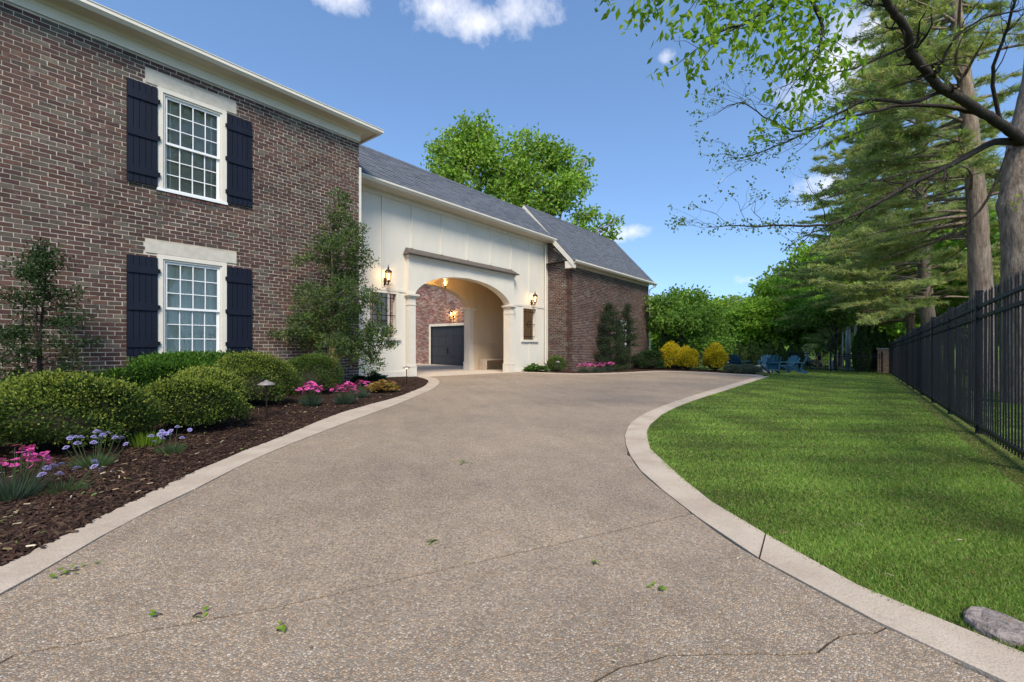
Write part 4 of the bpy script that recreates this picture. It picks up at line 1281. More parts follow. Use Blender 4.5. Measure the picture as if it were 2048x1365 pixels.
# ------------------------------------------------------------------ clipped shrubs along the house bed
def bush(name, c, rx, ry, h, n, label, pal, tip, leaf=.026, group=None, cat='shrub', lumpy=.16, mat='leaf_waxy', seed=1, box=.62, tilt=0):
    x, y = c; z = g(x, y)
    t = thing(name, (x, y, z), label, cat, group)
    k = 6; ph = RNG.uniform(0, 6.28, (k, 3)); fq = RNG.uniform(2, 6, (k, 3))
    d = unit(RNG.normal(size=(n, 3)) * np.array([1, 1, 1.05])); 
    d[:, 2] = np.where(d[:, 2] < -.55, -d[:, 2], d[:, 2])
    lump = sum(np.sin(d @ fq[i] + ph[i, 0]) for i in range(k)) / k
    # squarish super-ellipsoid profile
    e = np.abs(d) ** (2 / box * .62); sc = 1 / np.maximum(e.sum(1), 1e-6) ** (box * .8)
    sc = np.clip(sc, .85, 1.3)
    depth = RNG.random(n) ** 2.6 * .34
    rad = sc * (1 + lumpy * lump * 2.0) * (1 - depth) + RNG.normal(size=n) * .03 + (RNG.random(n) < .1) * RNG.random(n) * .15
    P = np.stack([d[:, 0] * rad * rx, d[:, 1] * rad * ry, np.maximum(d[:, 2] * rad * h * .56 + h * .5, .02)], 1)
    P += np.array([x, y, z])
    D = d * .9 + RNG.normal(size=(n, 3)) * .7 + np.array([0, 0, .35])
    V, F = leaf_quads(P, D, RNG.uniform(.7, 1.3, n) * leaf, RNG.uniform(.5, .7, n) * leaf)
    cl = colors(n, pal, 1)
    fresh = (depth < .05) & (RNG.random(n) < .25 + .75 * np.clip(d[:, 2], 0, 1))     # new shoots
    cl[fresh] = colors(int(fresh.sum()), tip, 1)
    np_mesh('foliage', V, F, mat, t, col=np.repeat(cl, 4, 0))
    st = MB(); r = random.Random(seed)
    for i in range(14):
        a = r.uniform(0, 6.28); q = r.uniform(.35, .8)
        st.tube(crooked((x + .06 * math.cos(a), y + .06 * math.sin(a), z - .03), (x + rx * q * math.cos(a), y + ry * q * math.sin(a), z + h * r.uniform(.45, .85)), 4, .08, i), [.012, .01, .008, .006, .004], 5)
    st.build('stems', 'bark_dark', t)
    # dense dead interior of the clipped shrub
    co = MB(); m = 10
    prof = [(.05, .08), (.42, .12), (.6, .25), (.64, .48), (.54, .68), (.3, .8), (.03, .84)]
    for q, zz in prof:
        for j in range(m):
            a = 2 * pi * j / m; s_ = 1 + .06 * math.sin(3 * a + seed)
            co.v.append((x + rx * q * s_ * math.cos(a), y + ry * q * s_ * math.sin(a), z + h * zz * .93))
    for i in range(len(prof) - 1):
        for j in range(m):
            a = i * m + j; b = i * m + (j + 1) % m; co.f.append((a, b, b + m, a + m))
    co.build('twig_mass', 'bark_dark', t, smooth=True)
    return t
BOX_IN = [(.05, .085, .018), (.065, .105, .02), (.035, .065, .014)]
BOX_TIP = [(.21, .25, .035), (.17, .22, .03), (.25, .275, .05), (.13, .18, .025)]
BX_G = 'clipped evergreen shrubs in the front bed'
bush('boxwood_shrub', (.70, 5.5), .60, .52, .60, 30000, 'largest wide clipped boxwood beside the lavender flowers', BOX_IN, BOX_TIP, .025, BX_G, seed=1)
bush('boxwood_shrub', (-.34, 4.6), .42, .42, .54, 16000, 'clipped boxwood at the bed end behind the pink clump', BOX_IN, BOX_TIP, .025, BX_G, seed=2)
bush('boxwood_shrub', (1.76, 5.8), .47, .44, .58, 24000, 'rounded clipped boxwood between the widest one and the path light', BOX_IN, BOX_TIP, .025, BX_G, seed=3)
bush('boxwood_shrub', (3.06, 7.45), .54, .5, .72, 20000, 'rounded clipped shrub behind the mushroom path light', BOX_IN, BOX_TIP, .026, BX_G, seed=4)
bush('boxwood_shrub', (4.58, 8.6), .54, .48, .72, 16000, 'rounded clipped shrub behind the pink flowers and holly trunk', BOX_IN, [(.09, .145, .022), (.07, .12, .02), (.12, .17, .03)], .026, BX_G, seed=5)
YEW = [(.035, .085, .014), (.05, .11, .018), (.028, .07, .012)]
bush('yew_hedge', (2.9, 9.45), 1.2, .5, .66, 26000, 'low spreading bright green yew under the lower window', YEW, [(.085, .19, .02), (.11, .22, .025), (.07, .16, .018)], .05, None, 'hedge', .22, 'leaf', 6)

# ------------------------------------------------------------------ upright hollies and evergreens
def tiered_evergreen(name, base, h, spread, n_branch, label, pal, per=130, leaf=.05, group=None, trunk_r=.05, seed=1, bark='bark_tan', first=.15, taper=1.0, mat='leaf_waxy', sig=.12, lean=(0, 0), stems=1, irregular=.35, cat='tree'):
    t = thing(name, base, label, cat, group)
    bx, by, bz = base; r = random.Random(seed)
    tb = MB()
    for k in range(stems):
        a = 2 * pi * k / max(stems, 1) + .6
        o = Vector((.07 * math.cos(a), .07 * math.sin(a), 0)) * (stems > 1)
        Pt = crooked(Vector((bx, by, bz - .1)) + o, (bx + lean[0] + o.x * 2, by + lean[1] + o.y * 2, bz + h * (.97 if k == 0 else .7)), 9, .015, seed + k)
        tb.tube(Pt, [trunk_r * (1 - .1 * i) for i in range(10)], 8)
        if k == 0: main = Pt
    tb.build('trunk', bark, t, smooth=True)
    br = MB(); Ps = []; Ds = []
    for i in range(n_branch):
        f = first + (1 - first) * (i + r.random()) / n_branch
        s = main[0].lerp(main[-1], 0); idx = f * 9; i0 = int(min(idx, 8)); s = main[i0].lerp(main[i0 + 1], min(1, idx - i0))
        a = r.uniform(0, 2 * pi)
        R = spread * ((1 - f) ** taper * .9 + .12) * r.uniform(1 - irregular, 1 + irregular)
        e = s + Vector((math.cos(a) * R, math.sin(a) * R, R * r.uniform(-.05, .5)))
        P = crooked(s, e, 4, .06, seed * 31 + i)
        br.tube(P, [max(.003, trunk_r * .28 * (1 - .2 * j)) for j in range(5)], 5)
        m = int(per * (.35 + .65 * R / spread))
        tt = RNG.random(m) ** .6 * .8 + .22
        s_, e_ = np.array(s), np.array(e)
        Ps.append(s_ + (e_ - s_) * tt[:, None] + RNG.normal(size=(m, 3)) * sig * (.5 + .7 * tt[:, None]) * np.array([1, 1, .65]))
        Ds.append(np.tile((e_ - s_) / max(R, .01), (m, 1)))
    br.build('branches', bark, t)
    P = np.vstack(Ps); D = np.vstack(Ds); n = len(P)
    P[:, 2] = np.maximum(P[:, 2], bz + .03)
    D = D * .7 + RNG.normal(size=(n, 3)) * .75 + np.array([0, 0, .2])
    V, F = leaf_quads(P, D, RNG.uniform(.7, 1.3, n) * leaf, RNG.uniform(.36, .5, n) * leaf)
    np_mesh('crown', V, F, mat, t, col=colors(n, pal, 4))
    return t
HOLLY = [(.06, .10, .028), (.08, .13, .03), (.045, .08, .026), (.12, .175, .035), (.085, .11, .06)]
HD = 10.35
hx, hy = 5.62, 9.75
hol = thing('holly_tree', (hx, hy, g(hx, hy)), 'tall dense holly tree at the brick house corner, trunk lit amber', 'tree')
hb = []
for px, py, rp, o in ((678, 398, 22, 0), (672, 430, 30, -.1), (700, 455, 34, .1), (655, 470, 24, 0), (690, 495, 42, -.2), (645, 505, 30, .2), (605, 518, 18, 0), (722, 515, 26, .1), (685, 550, 42, .3), (700, 590, 46, -.3), (612, 582, 26, .1), (588, 606, 18, 0), (640, 606, 36, -.2),
                      (738, 612, 34, .2), (660, 640, 44, .3), (612, 650, 34, -.2), (572, 670, 24, 0), (700, 662, 46, .1), (752, 664, 30, -.2), (728, 700, 38, .2), (766, 690, 20, 0), (690, 702, 26, -.3), (622, 682, 28, .2), (742, 728, 20, 0), (670, 690, 30, -.5)):
    p = at(px, py, HD + o); rr = rp * HD / FPX; hb.append((p.x, p.y, p.z, rr, rr, rr * .8))
tb = MB()
for dx0, tpx, tpy, r0 in ((-.05, 676, 400, .06), (.06, 694, 500, .05), (.0, 655, 560, .03)):
    e = at(tpx, tpy, HD); P = crooked((hx + dx0, hy, g(hx, hy) - .1), e, 8, .02, int(tpx)); tb.tube(P, [r0 * (1 - .1 * i) for i in range(9)], 8)
tb.build('trunk', 'bark_tan', hol, smooth=True)
lb = MB(); mid = at(678, 560, HD)
for k, b in enumerate(hb):
    s0 = Vector((hx, hy, min(b[2] - .1, 4.0) * .85 + .05)); lb.tube(crooked(s0, b[:3], 4, .06, k), [.016, .013, .01, .008, .005], 5)
lb.build('limbs', 'bark_dark', hol, smooth=True)
P, d, ci = clumped(hb, 900, 26, .06, .36)
n = len(P); D = d * .7 + RNG.normal(size=(n, 3)) * .7 + np.array([0, 0, .15])
V, F = leaf_quads(P, D, RNG.uniform(.045, .085, n), RNG.uniform(.02, .036, n))
np_mesh('crown', V, F, 'leaf_waxy', hol, col=np.repeat(colors(n, HOLLY, 1) * RNG.uniform(.8, 1.3, (900, 1))[ci], 4, 0))
tiered_evergreen('holly_shrub', (.92, 9.75, g(.92, 9.75)), 2.4, .72, 44, 'sparse dark holly growing up the brick wall', GREEN_DARK + [(.05, .085, .03)], 240, .055, None, .03, 12, 'bark_dark', .06, .8, sig=.09, stems=3, irregular=.45, cat='shrub')
EG = 'conical evergreens against the wing'
DK = [(.03, .05, .022), (.04, .064, .026), (.022, .04, .018), (.055, .075, .03)]
wx = xon(1220, 10.1)
tiered_evergreen('conical_evergreen', (wx, 10.1, g(wx, 10.1)), 3.35, .82, 70, 'larger conical evergreen against the garage wing behind pink flowers', DK, 300, .065, EG, .05, 21, 'bark_dark', .03, .75, sig=.1, irregular=.25)
wx = xon(1254, 10.05)
tiered_evergreen('conical_evergreen', (wx, 10.05, g(wx, 10.05)), 3.5, .6, 52, 'narrower conical evergreen in front of the wing window', DK, 300, .065, EG, .05, 22, 'bark_dark', .03, .7, sig=.1, irregular=.3)

# ------------------------------------------------------------------ bed flowers
def flower_mesh(name, kind):
    V = []; F = []; C = []
    if kind == 'pink':
        for k in range(5):
            a = 2 * pi * k / 5; w = .52
            pts = [(0, 0, 0)] + [(math.cos(a + q) * rr, math.sin(a + q) * rr, zz) for q, rr, zz in ((-w, .012, .002), (-.5, .018, .001), (-.15, .02, .003), (.15, .0195, .002), (.5, .018, .001), (w, .012, .003))]
            n = len(V); V += pts; F.append(tuple(n + i for i in range(7)))
            C += [(.42, .03, .16)] + [(.64, .10, .36)] * 6
    else:
        for ring, (m, r0, r1, z0, z1) in enumerate(((11, .007, .024, .004, .004), (9, .004, .015, .008, .012), (7, 0, .008, .01, .016))):
            for k in range(m):
                a = 2 * pi * (k + .3 * ring) / m; w = 2.6 / m
                n = len(V)
                V += [(math.cos(a) * r0, math.sin(a) * r0, z0), (math.cos(a - w) * r1 * .8, math.sin(a - w) * r1 * .8, z1), (math.cos(a) * r1, math.sin(a) * r1, z1 - .002), (math.cos(a + w) * r1 * .8, math.sin(a + w) * r1 * .8, z1)]
                F.append((n, n + 1, n + 2, n + 3)); C += [(.30, .25, .52), (.36, .32, .66), (.44, .41, .76), (.36, .32, .66)]
    me = bpy.data.meshes.new(name); me.from_pydata(V, [], F); me.update()
    a = me.attributes.new('col', 'FLOAT_COLOR', 'POINT')
    for i, c in enumerate(C): a.data[i].color = (*c, 1)
    me.materials.append(MAT['petal'])
    return me
FM = {'pink': flower_mesh('pink_flower', 'pink'), 'lav': flower_mesh('lavender_flower', 'lav')}

def flower_clump(name, c, r, h, nbl, nfl, kind, label, group, pal, seed, scale=1.0, up=1.0):
    x, y = c; z = g(x, y)
    t = thing(name, (x, y, z), label, 'flowers', group)
    n = nbl
    a = RNG.random(n) * 2 * pi; q = RNG.random(n) ** .6
    P = np.stack([x + np.cos(a) * q * r * .45, y + np.sin(a) * q * r * .45, np.full(n, z)], 1)
    D = np.stack([np.cos(a) * q * .9 / up, np.sin(a) * q * .9 / up, RNG.uniform(.6, 1.2, n)], 1)
    V, F = needles(P, D, RNG.uniform(.4, 1.0, n) * h * (.62 if kind == 'pink' else .55), .0024 * scale)
    V2 = []; 
    np_mesh('foliage', V, F, 'leaf', t, col=colors(n, pal, 3))
    rr = random.Random(seed); st = MB()
    for i in range(nfl):
        a = rr.uniform(0, 2 * pi); q = rr.random() ** .5 * r
        hh = h * rr.uniform(.72, 1.08) * (1 - .25 * (q / r) ** 2)
        fx, fy, fz = x + math.cos(a) * q, y + math.sin(a) * q, z + hh
        st.tube([(x + math.cos(a) * q * .35, y + math.sin(a) * q * .35, z), (x + math.cos(a) * q * .8, y + math.sin(a) * q * .8, z + hh * .6), (fx, fy, fz)], .0018 * scale, 4)
        o = bpy.data.objects.new('flower', FM[kind]); COL.objects.link(o); o.parent = t
        o.location = (fx - x, fy - y, fz - z)
        s = scale * rr.uniform(.85, 1.2); o.scale = (s, s, s)
        o.rotation_euler = (rr.uniform(-.2, .9) * math.cos(a + 1.5), rr.uniform(-.2, .9) * math.sin(a + 1.5), rr.uniform(0, 6))
    me = st.build('stalks', 'leaf', t)
    at_ = me.data.attributes.new('col', 'FLOAT_COLOR', 'POINT')
    at_.data.foreach_set('color', np.tile(np.array([.09, .13, .055, 1], np.float32), len(me.data.vertices)))
    return t
GG = [(.075, .115, .085), (.10, .15, .11), (.055, .09, .06)]
GL = [(.08, .14, .05), (.11, .17, .07), (.06, .11, .04)]
PG, LG = 'pink dianthus clumps', 'lavender scabious plants'
flower_clump('dianthus', gp(22, 1000), .17, .30, 700, 42, 'pink', 'large pink dianthus clump beside the trailing lavender plant', PG, GG, 1)
flower_clump('scabious', gp(188, 935), .19, .27, 420, 18, 'lav', 'fullest lavender scabious beside the largest boxwood', LG, GL, 2, 1.0, .8)
flower_clump('scabious', gp(125, 985), .2, .2, 260, 11, 'lav', 'trailing lavender scabious next to the large pink clump', LG, GL, 3, .95, .6)
flower_clump('scabious', gp(343, 908), .15, .22, 360, 14, 'lav', 'small lavender scabious near a tuft of green grass', LG, GL, 4, 1.0, .9)
flower_clump('dianthus', gp(622, 813), .2, .36, 900, 46, 'pink', 'mounded pink dianthus in front of the rounded shrub', PG, GG, 5, 1.7)
flower_clump('dianthus', gp(690, 809), .22, .34, 900, 52, 'pink', 'wide pink dianthus beside the bronze leaved plant', PG, GG, 6, 1.7)
flower_clump('dianthus', gp(722, 797), .15, .36, 400, 18, 'pink', 'smaller pink dianthus behind the wide pink one', PG, GG, 7, 1.7)
for k, (px, py, lb) in enumerate(((1168, 745.5, 'short pink dianthus by the wing corner'), (1192, 745, 'pink dianthus in the middle of three by the wing'), (1215, 744.3, 'tallest pink dianthus below the larger conical evergreen'))):
    flower_clump('dianthus', gp(px, py), .36, .42 + .1 * (k == 2), 420, 30, 'pink', lb, PG, GG, 10 + k, 2.4)
def leafy_plant(name, c, r, h, n, leaf, wid, pal, label, cat='plant', group=None, mat='leaf', droop=.2):
    x, y = c; z = g(x, y)
    t = thing(name, (x, y, z), label, cat, group)
    a = RNG.random(n) * 2 * pi; q = RNG.random(n) ** .55; hh = (1 - q * .7) * RNG.uniform(.45, 1.05, n)
    P = np.stack([x + np.cos(a) * q * r * .75, y + np.sin(a) * q * r * .75, z + hh * h * .8], 1)
    D = np.stack([np.cos(a), np.sin(a), RNG.uniform(-droop, .5, n)], 1)
    V, F = leaf_quads(P, D, RNG.uniform(.7, 1.2, n) * leaf, RNG.uniform(.8, 1.1, n) * wid, .18, np.tile([0, 0, 1.0], (n, 1)))
    np_mesh('leaves', V, F, mat, t, col=colors(n, pal, 4))
    st = MB()
    for i in range(0, n, 3): st.tube([(x, y, z), ((x + P[i, 0]) / 2, (y + P[i, 1]) / 2, z + (P[i, 2] - z) * .7), tuple(P[i])], .004, 4)
    st.build('stalks', 'bark_dark', t)
    return t
leafy_plant('heuchera', gp(765, 785), .36, .33, 190, .13, .12, [(.28, .17, .05), (.33, .22, .08), (.22, .12, .04), (.3, .24, .07)], 'bronze gold leaved heuchera beside pink dianthus')
leafy_plant('hellebore', gp(738, 770), .42, .42, 260, .2, .1, [(.012, .05, .022), (.018, .065, .028), (.01, .035, .016)], 'dark glossy green plant at the house corner', mat='leaf_waxy')
leafy_plant('hosta', gp(1072, 744), .5, .42, 220, .26, .16, [(.05, .12, .025), (.07, .15, .03), (.1, .18, .05)], 'broad leaved green hosta at the breezeway column')
leafy_plant('grass_tuft', gp(290, 893), .1, .16, 10, .02, .01, GREEN_BRIGHT, 'short tuft of green grass blades in the mulch')
def blades(t, x, y, r, h, n, w, pal):
    z = g(x, y); a = RNG.random(n) * 2 * pi; q = RNG.random(n) * r
    P = np.stack([x + np.cos(a) * q, y + np.sin(a) * q, np.full(n, z)], 1)
    V, F = needles(P, np.stack([np.cos(a) * .3, np.sin(a) * .3, np.ones(n)], 1), RNG.uniform(.6, 1, n) * h, w)
    np_mesh('blades', V, F, 'leaf', t, col=colors(n, pal, 3))
gt = bpy.data.objects['grass_tuft']; blades(gt, gt.location.x, gt.location.y, .12, .17, 220, .004, GREEN_BRIGHT[:3])
bush('spirea_shrub', gp(1112, 744), .42, .4, .62, 5000, 'small light green shrub at the brick wing corner', [(.07, .12, .03), (.1, .16, .04)], [(.15, .2, .05), (.12, .17, .05)], .045, None, 'shrub', .15, 'leaf', 31)
bush('dark_shrub', (xon(1298, 9.7), 9.7), .95, .7, .95, 7000, 'low dark green shrub at the far wing corner', GREEN_DARK, GREEN_DARK, .08, None, 'shrub', .16, 'leaf_waxy', 32)
GOLD = [(.58, .46, .02), (.68, .54, .025), (.46, .4, .025), (.74, .6, .04)]
YG = 'golden yellow shrubs beyond the driveway'
for k, (px, py, rx, hh, lb) in enumerate(((1342, 740, .72, 1.32, 'golden shrub with a pointed top next to the wing'), (1374, 741, .6, 1.1, 'shorter golden shrub joined to the pointed one'), (1429, 743, .64, 1.28, 'freestanding golden shrub next to the blue chairs'))):
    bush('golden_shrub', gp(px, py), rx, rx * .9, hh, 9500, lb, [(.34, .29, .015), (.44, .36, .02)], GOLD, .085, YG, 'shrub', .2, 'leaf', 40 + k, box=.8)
for k, (px, py) in enumerate(((1466, 747), (1484, 748), (1503, 748.5))):
    lb = ('grey green lavender mound beside the golden shrub', 'grey green lavender mound in the middle of the low row', 'grey green lavender mound at the driveway tip')[k]
    bush('lavender_mound', gp(px, py), .45, .4, .38, 2600, lb, [(.10, .13, .09), (.13, .15, .11)], [(.16, .19, .13)], .06, 'low lavender mounds by the driveway tip', 'plant', .2, 'leaf', 50 + k)

# ------------------------------------------------------------------ trees
mp = at(1030, 693, 38); mx, my = mp.x, mp.y; mz = g(mx, my)
def cblob(px, py, z, r, f=.8): p = at(px, py, z); return (p.x, p.y, p.z, r, r, r * f)
mb_ = [cblob(*q) for q in ((930, 290, 37, 2.1), (900, 330, 36, 1.8), (960, 270, 38, 1.7), (975, 330, 37, 2.2), (1050, 300, 39, 1.9), (1040, 360, 38, 2.2), (1110, 320, 39, 1.9), (1120, 380, 38, 2.0), (1080, 410, 38, 2.0),
                               (1150, 360, 40, 1.5), (1175, 430, 40, 1.2), (1000, 400, 37, 2.2), (900, 380, 36, 1.8), (880, 300, 37, 1.0), (1160, 330, 40, .9), (1230, 440, 41, .7), (1205, 470, 41, .9), (940, 430, 37, 2.2), (1060, 470, 38, 2.4), (1150, 480, 39, 1.8))]
deciduous('maple_tree', (mx, my, mz), (mx, my, mz + 8), mb_, 1150, 22, .36, .34, [tuple(v * 1.3 for v in c) for c in GREEN_BRIGHT] + [(.27, .37, .08), (.22, .33, .07)], 'broad bright green maple rising behind the breezeway roof', trunk_r=.35, seed=5, power=.42)
# dogwood by the golden shrubs
dp = gp(1352, 738); dz = g(*dp)
dz_ = math.hypot(*dp); dd = dp[0] * CA + dp[1] * SA
db = [cblob(px, py, dd + o, r, .42) for px, py, o, r in ((1330, 610, 0, 1.1), (1370, 595, 1, 1.2), (1400, 630, -1, 1.2), (1320, 650, .5, 1.0), (1360, 640, -1, 1.4), (1420, 660, 0, 1.1), (1440, 690, 1, 1.0), (1340, 690, 1, 1.1), (1400, 690, -.5, 1.2), (1310, 620, 2, .9), (1385, 615, 2, 1.0))]
deciduous('dogwood_tree', (dp[0], dp[1], dz), (dp[0], dp[1], dz + 2.2), db, 620, 20, .24, .2, [tuple(v * 1.25 for v in c) for c in GREEN_MID], 'spreading layered dogwood behind the golden shrubs', trunk_r=.09, seed=8, bark='bark_dark', multi=5, power=.35)

# wooded backdrop beyond the lot, every tree its own object
BT = 'trees beyond the back fence'
bk_protos = {}
def backdrop(px, z, w, h, pal, seed, name, label, key):
    """a copy of one of a few shared tree meshes, scaled to its own width and height"""
    p = at(px, 693, z); base = (p.x, p.y, g(p.x, p.y))
    if key not in bk_protos:
        bl = rnd_blobs((0, 0, 6.2), (2.6, 2.6, 2.9), 15, 1.1, 1.9, seed) + rnd_blobs((0, 0, 3.3), (2.6, 2.6, .8), 4, .8, 1.2, seed + 1)
        t = deciduous(name, (0, 0, 0), (0, 0, 6), bl, 400, 16, .42, .42, pal, label, 'tree', BT, .22, 'bark_dark', seed=seed)
        bk_protos[key] = t
    else:
        t = copy_tree(bk_protos[key]); t.name = name
    t['label'] = label; t['group'] = BT
    t.location = base; t.scale = (w / 7.6, w / 7.6, h / 10.4); t.rotation_euler = (0, 0, seed * 1.3)
    return t
PALS = [[tuple(v * 1.6 for v in c) for c in GREEN_MID], [tuple(v * 1.45 for v in c) for c in GREEN_BRIGHT[:3]], [tuple(v * 1.15 for v in c) for c in GREEN_MID], [(.17, .26, .06), (.21, .3, .07), (.14, .22, .05)]]
bl = [(1325, 52, 10, 7.5, 1), (1375, 60, 11, 8, 3), (1415, 47, 8, 7.2, 1), (1455, 46, 7, 6.2, 3), (1490, 43, 6, 6, 0), (1525, 41, 6, 6.8, 1), (1562, 43, 7, 9.0, 1), (1600, 40, 6, 6.4, 0), (1640, 41, 6, 6.0, 3), (1678, 44, 6.5, 8.4, 1),
      (1590, 60, 10, 15, 3), (1635, 58, 10, 17, 1), (1685, 60, 11, 21, 1), (1450, 75, 14, 11, 3), (1340, 80, 15, 10, 3), (1500, 85, 16, 12.5, 3),
      (1745, 62, 12, 25, 3), (1800, 58, 12, 12, 3), (1860, 50, 10, 15, 1), (1930, 40, 9, 10, 3), (2020, 30, 8, 9, 1), (2100, 24, 9, 12, 0), (1270, 66, 11, 8, 0)]
kinds = ('mid green', 'bright green', 'dark green', 'pale green')
hgt = lambda h: 'low' if h < 7 else ('medium' if h < 9.6 else ('tall' if h < 15 else 'very tall'))
used = {}
nearby = ['right behind the dogwood', 'beyond the dogwood crown', 'between the dogwood and the chairs', 'behind the leaning blue chair', 'behind the stone fire pit', 'behind the blue chair with its back turned', 'above the row of columnar cedars', 'behind the pair of blue chairs', 'over the cyclist', 'by the dark fence-line trunk',
          'rising far behind the cyclist', 'rising far behind the yellow guards', 'rising far behind the utility poles', 'on the far rise past the dogwood', 'on the far rise beside the wing', 'on the far rise behind the chairs', 'behind the silver pole', 'behind the cedar clump', 'behind the farthest pine trunk', 'behind the middle pine trunks', 'behind the near thick trunk', 'behind the first fence panels', 'behind the wing corner']
for k, (px, z, w, h, pk) in enumerate(bl):
    backdrop(px, z, w, h, PALS[pk], 60 + k, 'background_tree', '%s %s leafy tree %s' % (hgt(h), kinds[pk], nearby[k]), (pk, k % 2))

# columnar cedars in front of the back fence
def cedar(px, z, w, h, label, group, n=2600):
    p = at(px, 693, z); x, y = p.x, p.y; zz = g(x, y)
    t = thing('columnar_cedar', (x, y, zz), label, 'cedar', group)
    d = RNG.random(n); a = RNG.random(n) * 2 * pi
    prof = np.sin(np.clip(d * 1.05 + .12, 0, 1) * pi) ** .55 * (1 - d ** 3 * .5)
    q = prof * RNG.uniform(.72, 1.04, n)
    P = np.stack([x + np.cos(a) * q * w / 2, y + np.sin(a) * q * w / 2, zz + d * h], 1)
    D = np.stack([np.cos(a) * .5, np.sin(a) * .5, np.full(n, 1.0)], 1) + RNG.normal(size=(n, 3)) * .3
    V, F = leaf_quads(P, D, RNG.uniform(.12, .24, n), RNG.uniform(.06, .1, n))
    np_mesh('foliage', V, F, 'leaf', t, col=colors(n, [(.055, .10, .03), (.07, .13, .035), (.04, .08, .026), (.095, .155, .042)], 4))
    co = MB(); m = 8
    for i in range(7):
        f = i / 6; pr = math.sin(min(1, f * 1.05 + .12) * pi) ** .55 * (1 - f ** 3 * .5) * .8
        for j in range(m):
            a_ = 2 * pi * j / m; co.v.append((x + math.cos(a_) * pr * w / 2, y + math.sin(a_) * pr * w / 2, zz + f * h * .95))
    for i in range(6):
        for j in range(m): a0 = i * m + j; b0 = i * m + (j + 1) % m; co.f.append((a0, b0, b0 + m, a0 + m))
    co.build('stem_mass', 'bark_dark', t, smooth=True)
for k, (px, hh, lb) in enumerate(((1722, 3.1, 'tall columnar cedar beside the pale utility pole'), (1738, 2.9, 'columnar cedar second from the pale utility pole'), (1752, 3.0, 'columnar cedar behind the brick pillar edge'), (1768, 2.55, 'shortest columnar cedar behind the brick pillar'))):
    cedar(px, 29 + k * .4, .95, hh, lb, 'cedar clump by the brick pillar')
for k, px in enumerate((1461, 1478, 1500, 1512, 1532, 1541, 1562, 1583, 1598)):
    cedar(px, 30 + .3 * (k % 3), .75 + .12 * (k % 2), 1.5 + .35 * ((k * 7) % 4) / 3, 'small dark columnar cedar in the row behind the blue chairs', 'cedar row behind the chairs', 1400)

# ------------------------------------------------------------------ pines along the iron fence
def rough_trunk(path, radii, n=30, rings=90, amp=.035, seed=1):
    pts = [np.array(p) for p in path]; T = np.linspace(0, len(pts) - 1, rings)
    C = np.stack([np.interp(T, range(len(pts)), [p[i] for p in pts]) for i in range(3)], 1); Rr = np.interp(T, range(len(pts)), radii)
    rg = np.random.default_rng(seed); A = np.linspace(0, 2 * pi, n, endpoint=False)
    ph = rg.uniform(0, 6.28, 12)
    V = []
    for i in range(rings):
        s = T[i] * 4
        rid = np.abs(np.sin(A * 5.5 + .9 * math.sin(s * .8 + ph[0]) + ph[1])) * .6 + np.abs(np.sin(A * 9 + math.sin(s * 1.7 + ph[2]) + s * .3)) * .4
        burl = .12 * math.exp(-((i / rings - .2) / .02) ** 2) * np.cos(A - ph[3]) + .1 * math.exp(-((i / rings - .31) / .018) ** 2) * np.cos(A - ph[4])
        r_ = Rr[i] * (1 - amp * 2 + amp * 3 * rid + burl + rg.normal(size=n) * .012)
        V.append(np.stack([C[i, 0] + r_ * np.cos(A), C[i, 1] + r_ * np.sin(A), np.full(n, C[i, 2])], 1))
    idx = np.arange(rings * n).reshape(rings, n)
    F = np.stack([idx[:-1], np.roll(idx, -1, 1)[:-1], np.roll(idx, -1, 1)[1:], idx[1:]], -1).reshape(-1, 4)
    return np.vstack(V), F
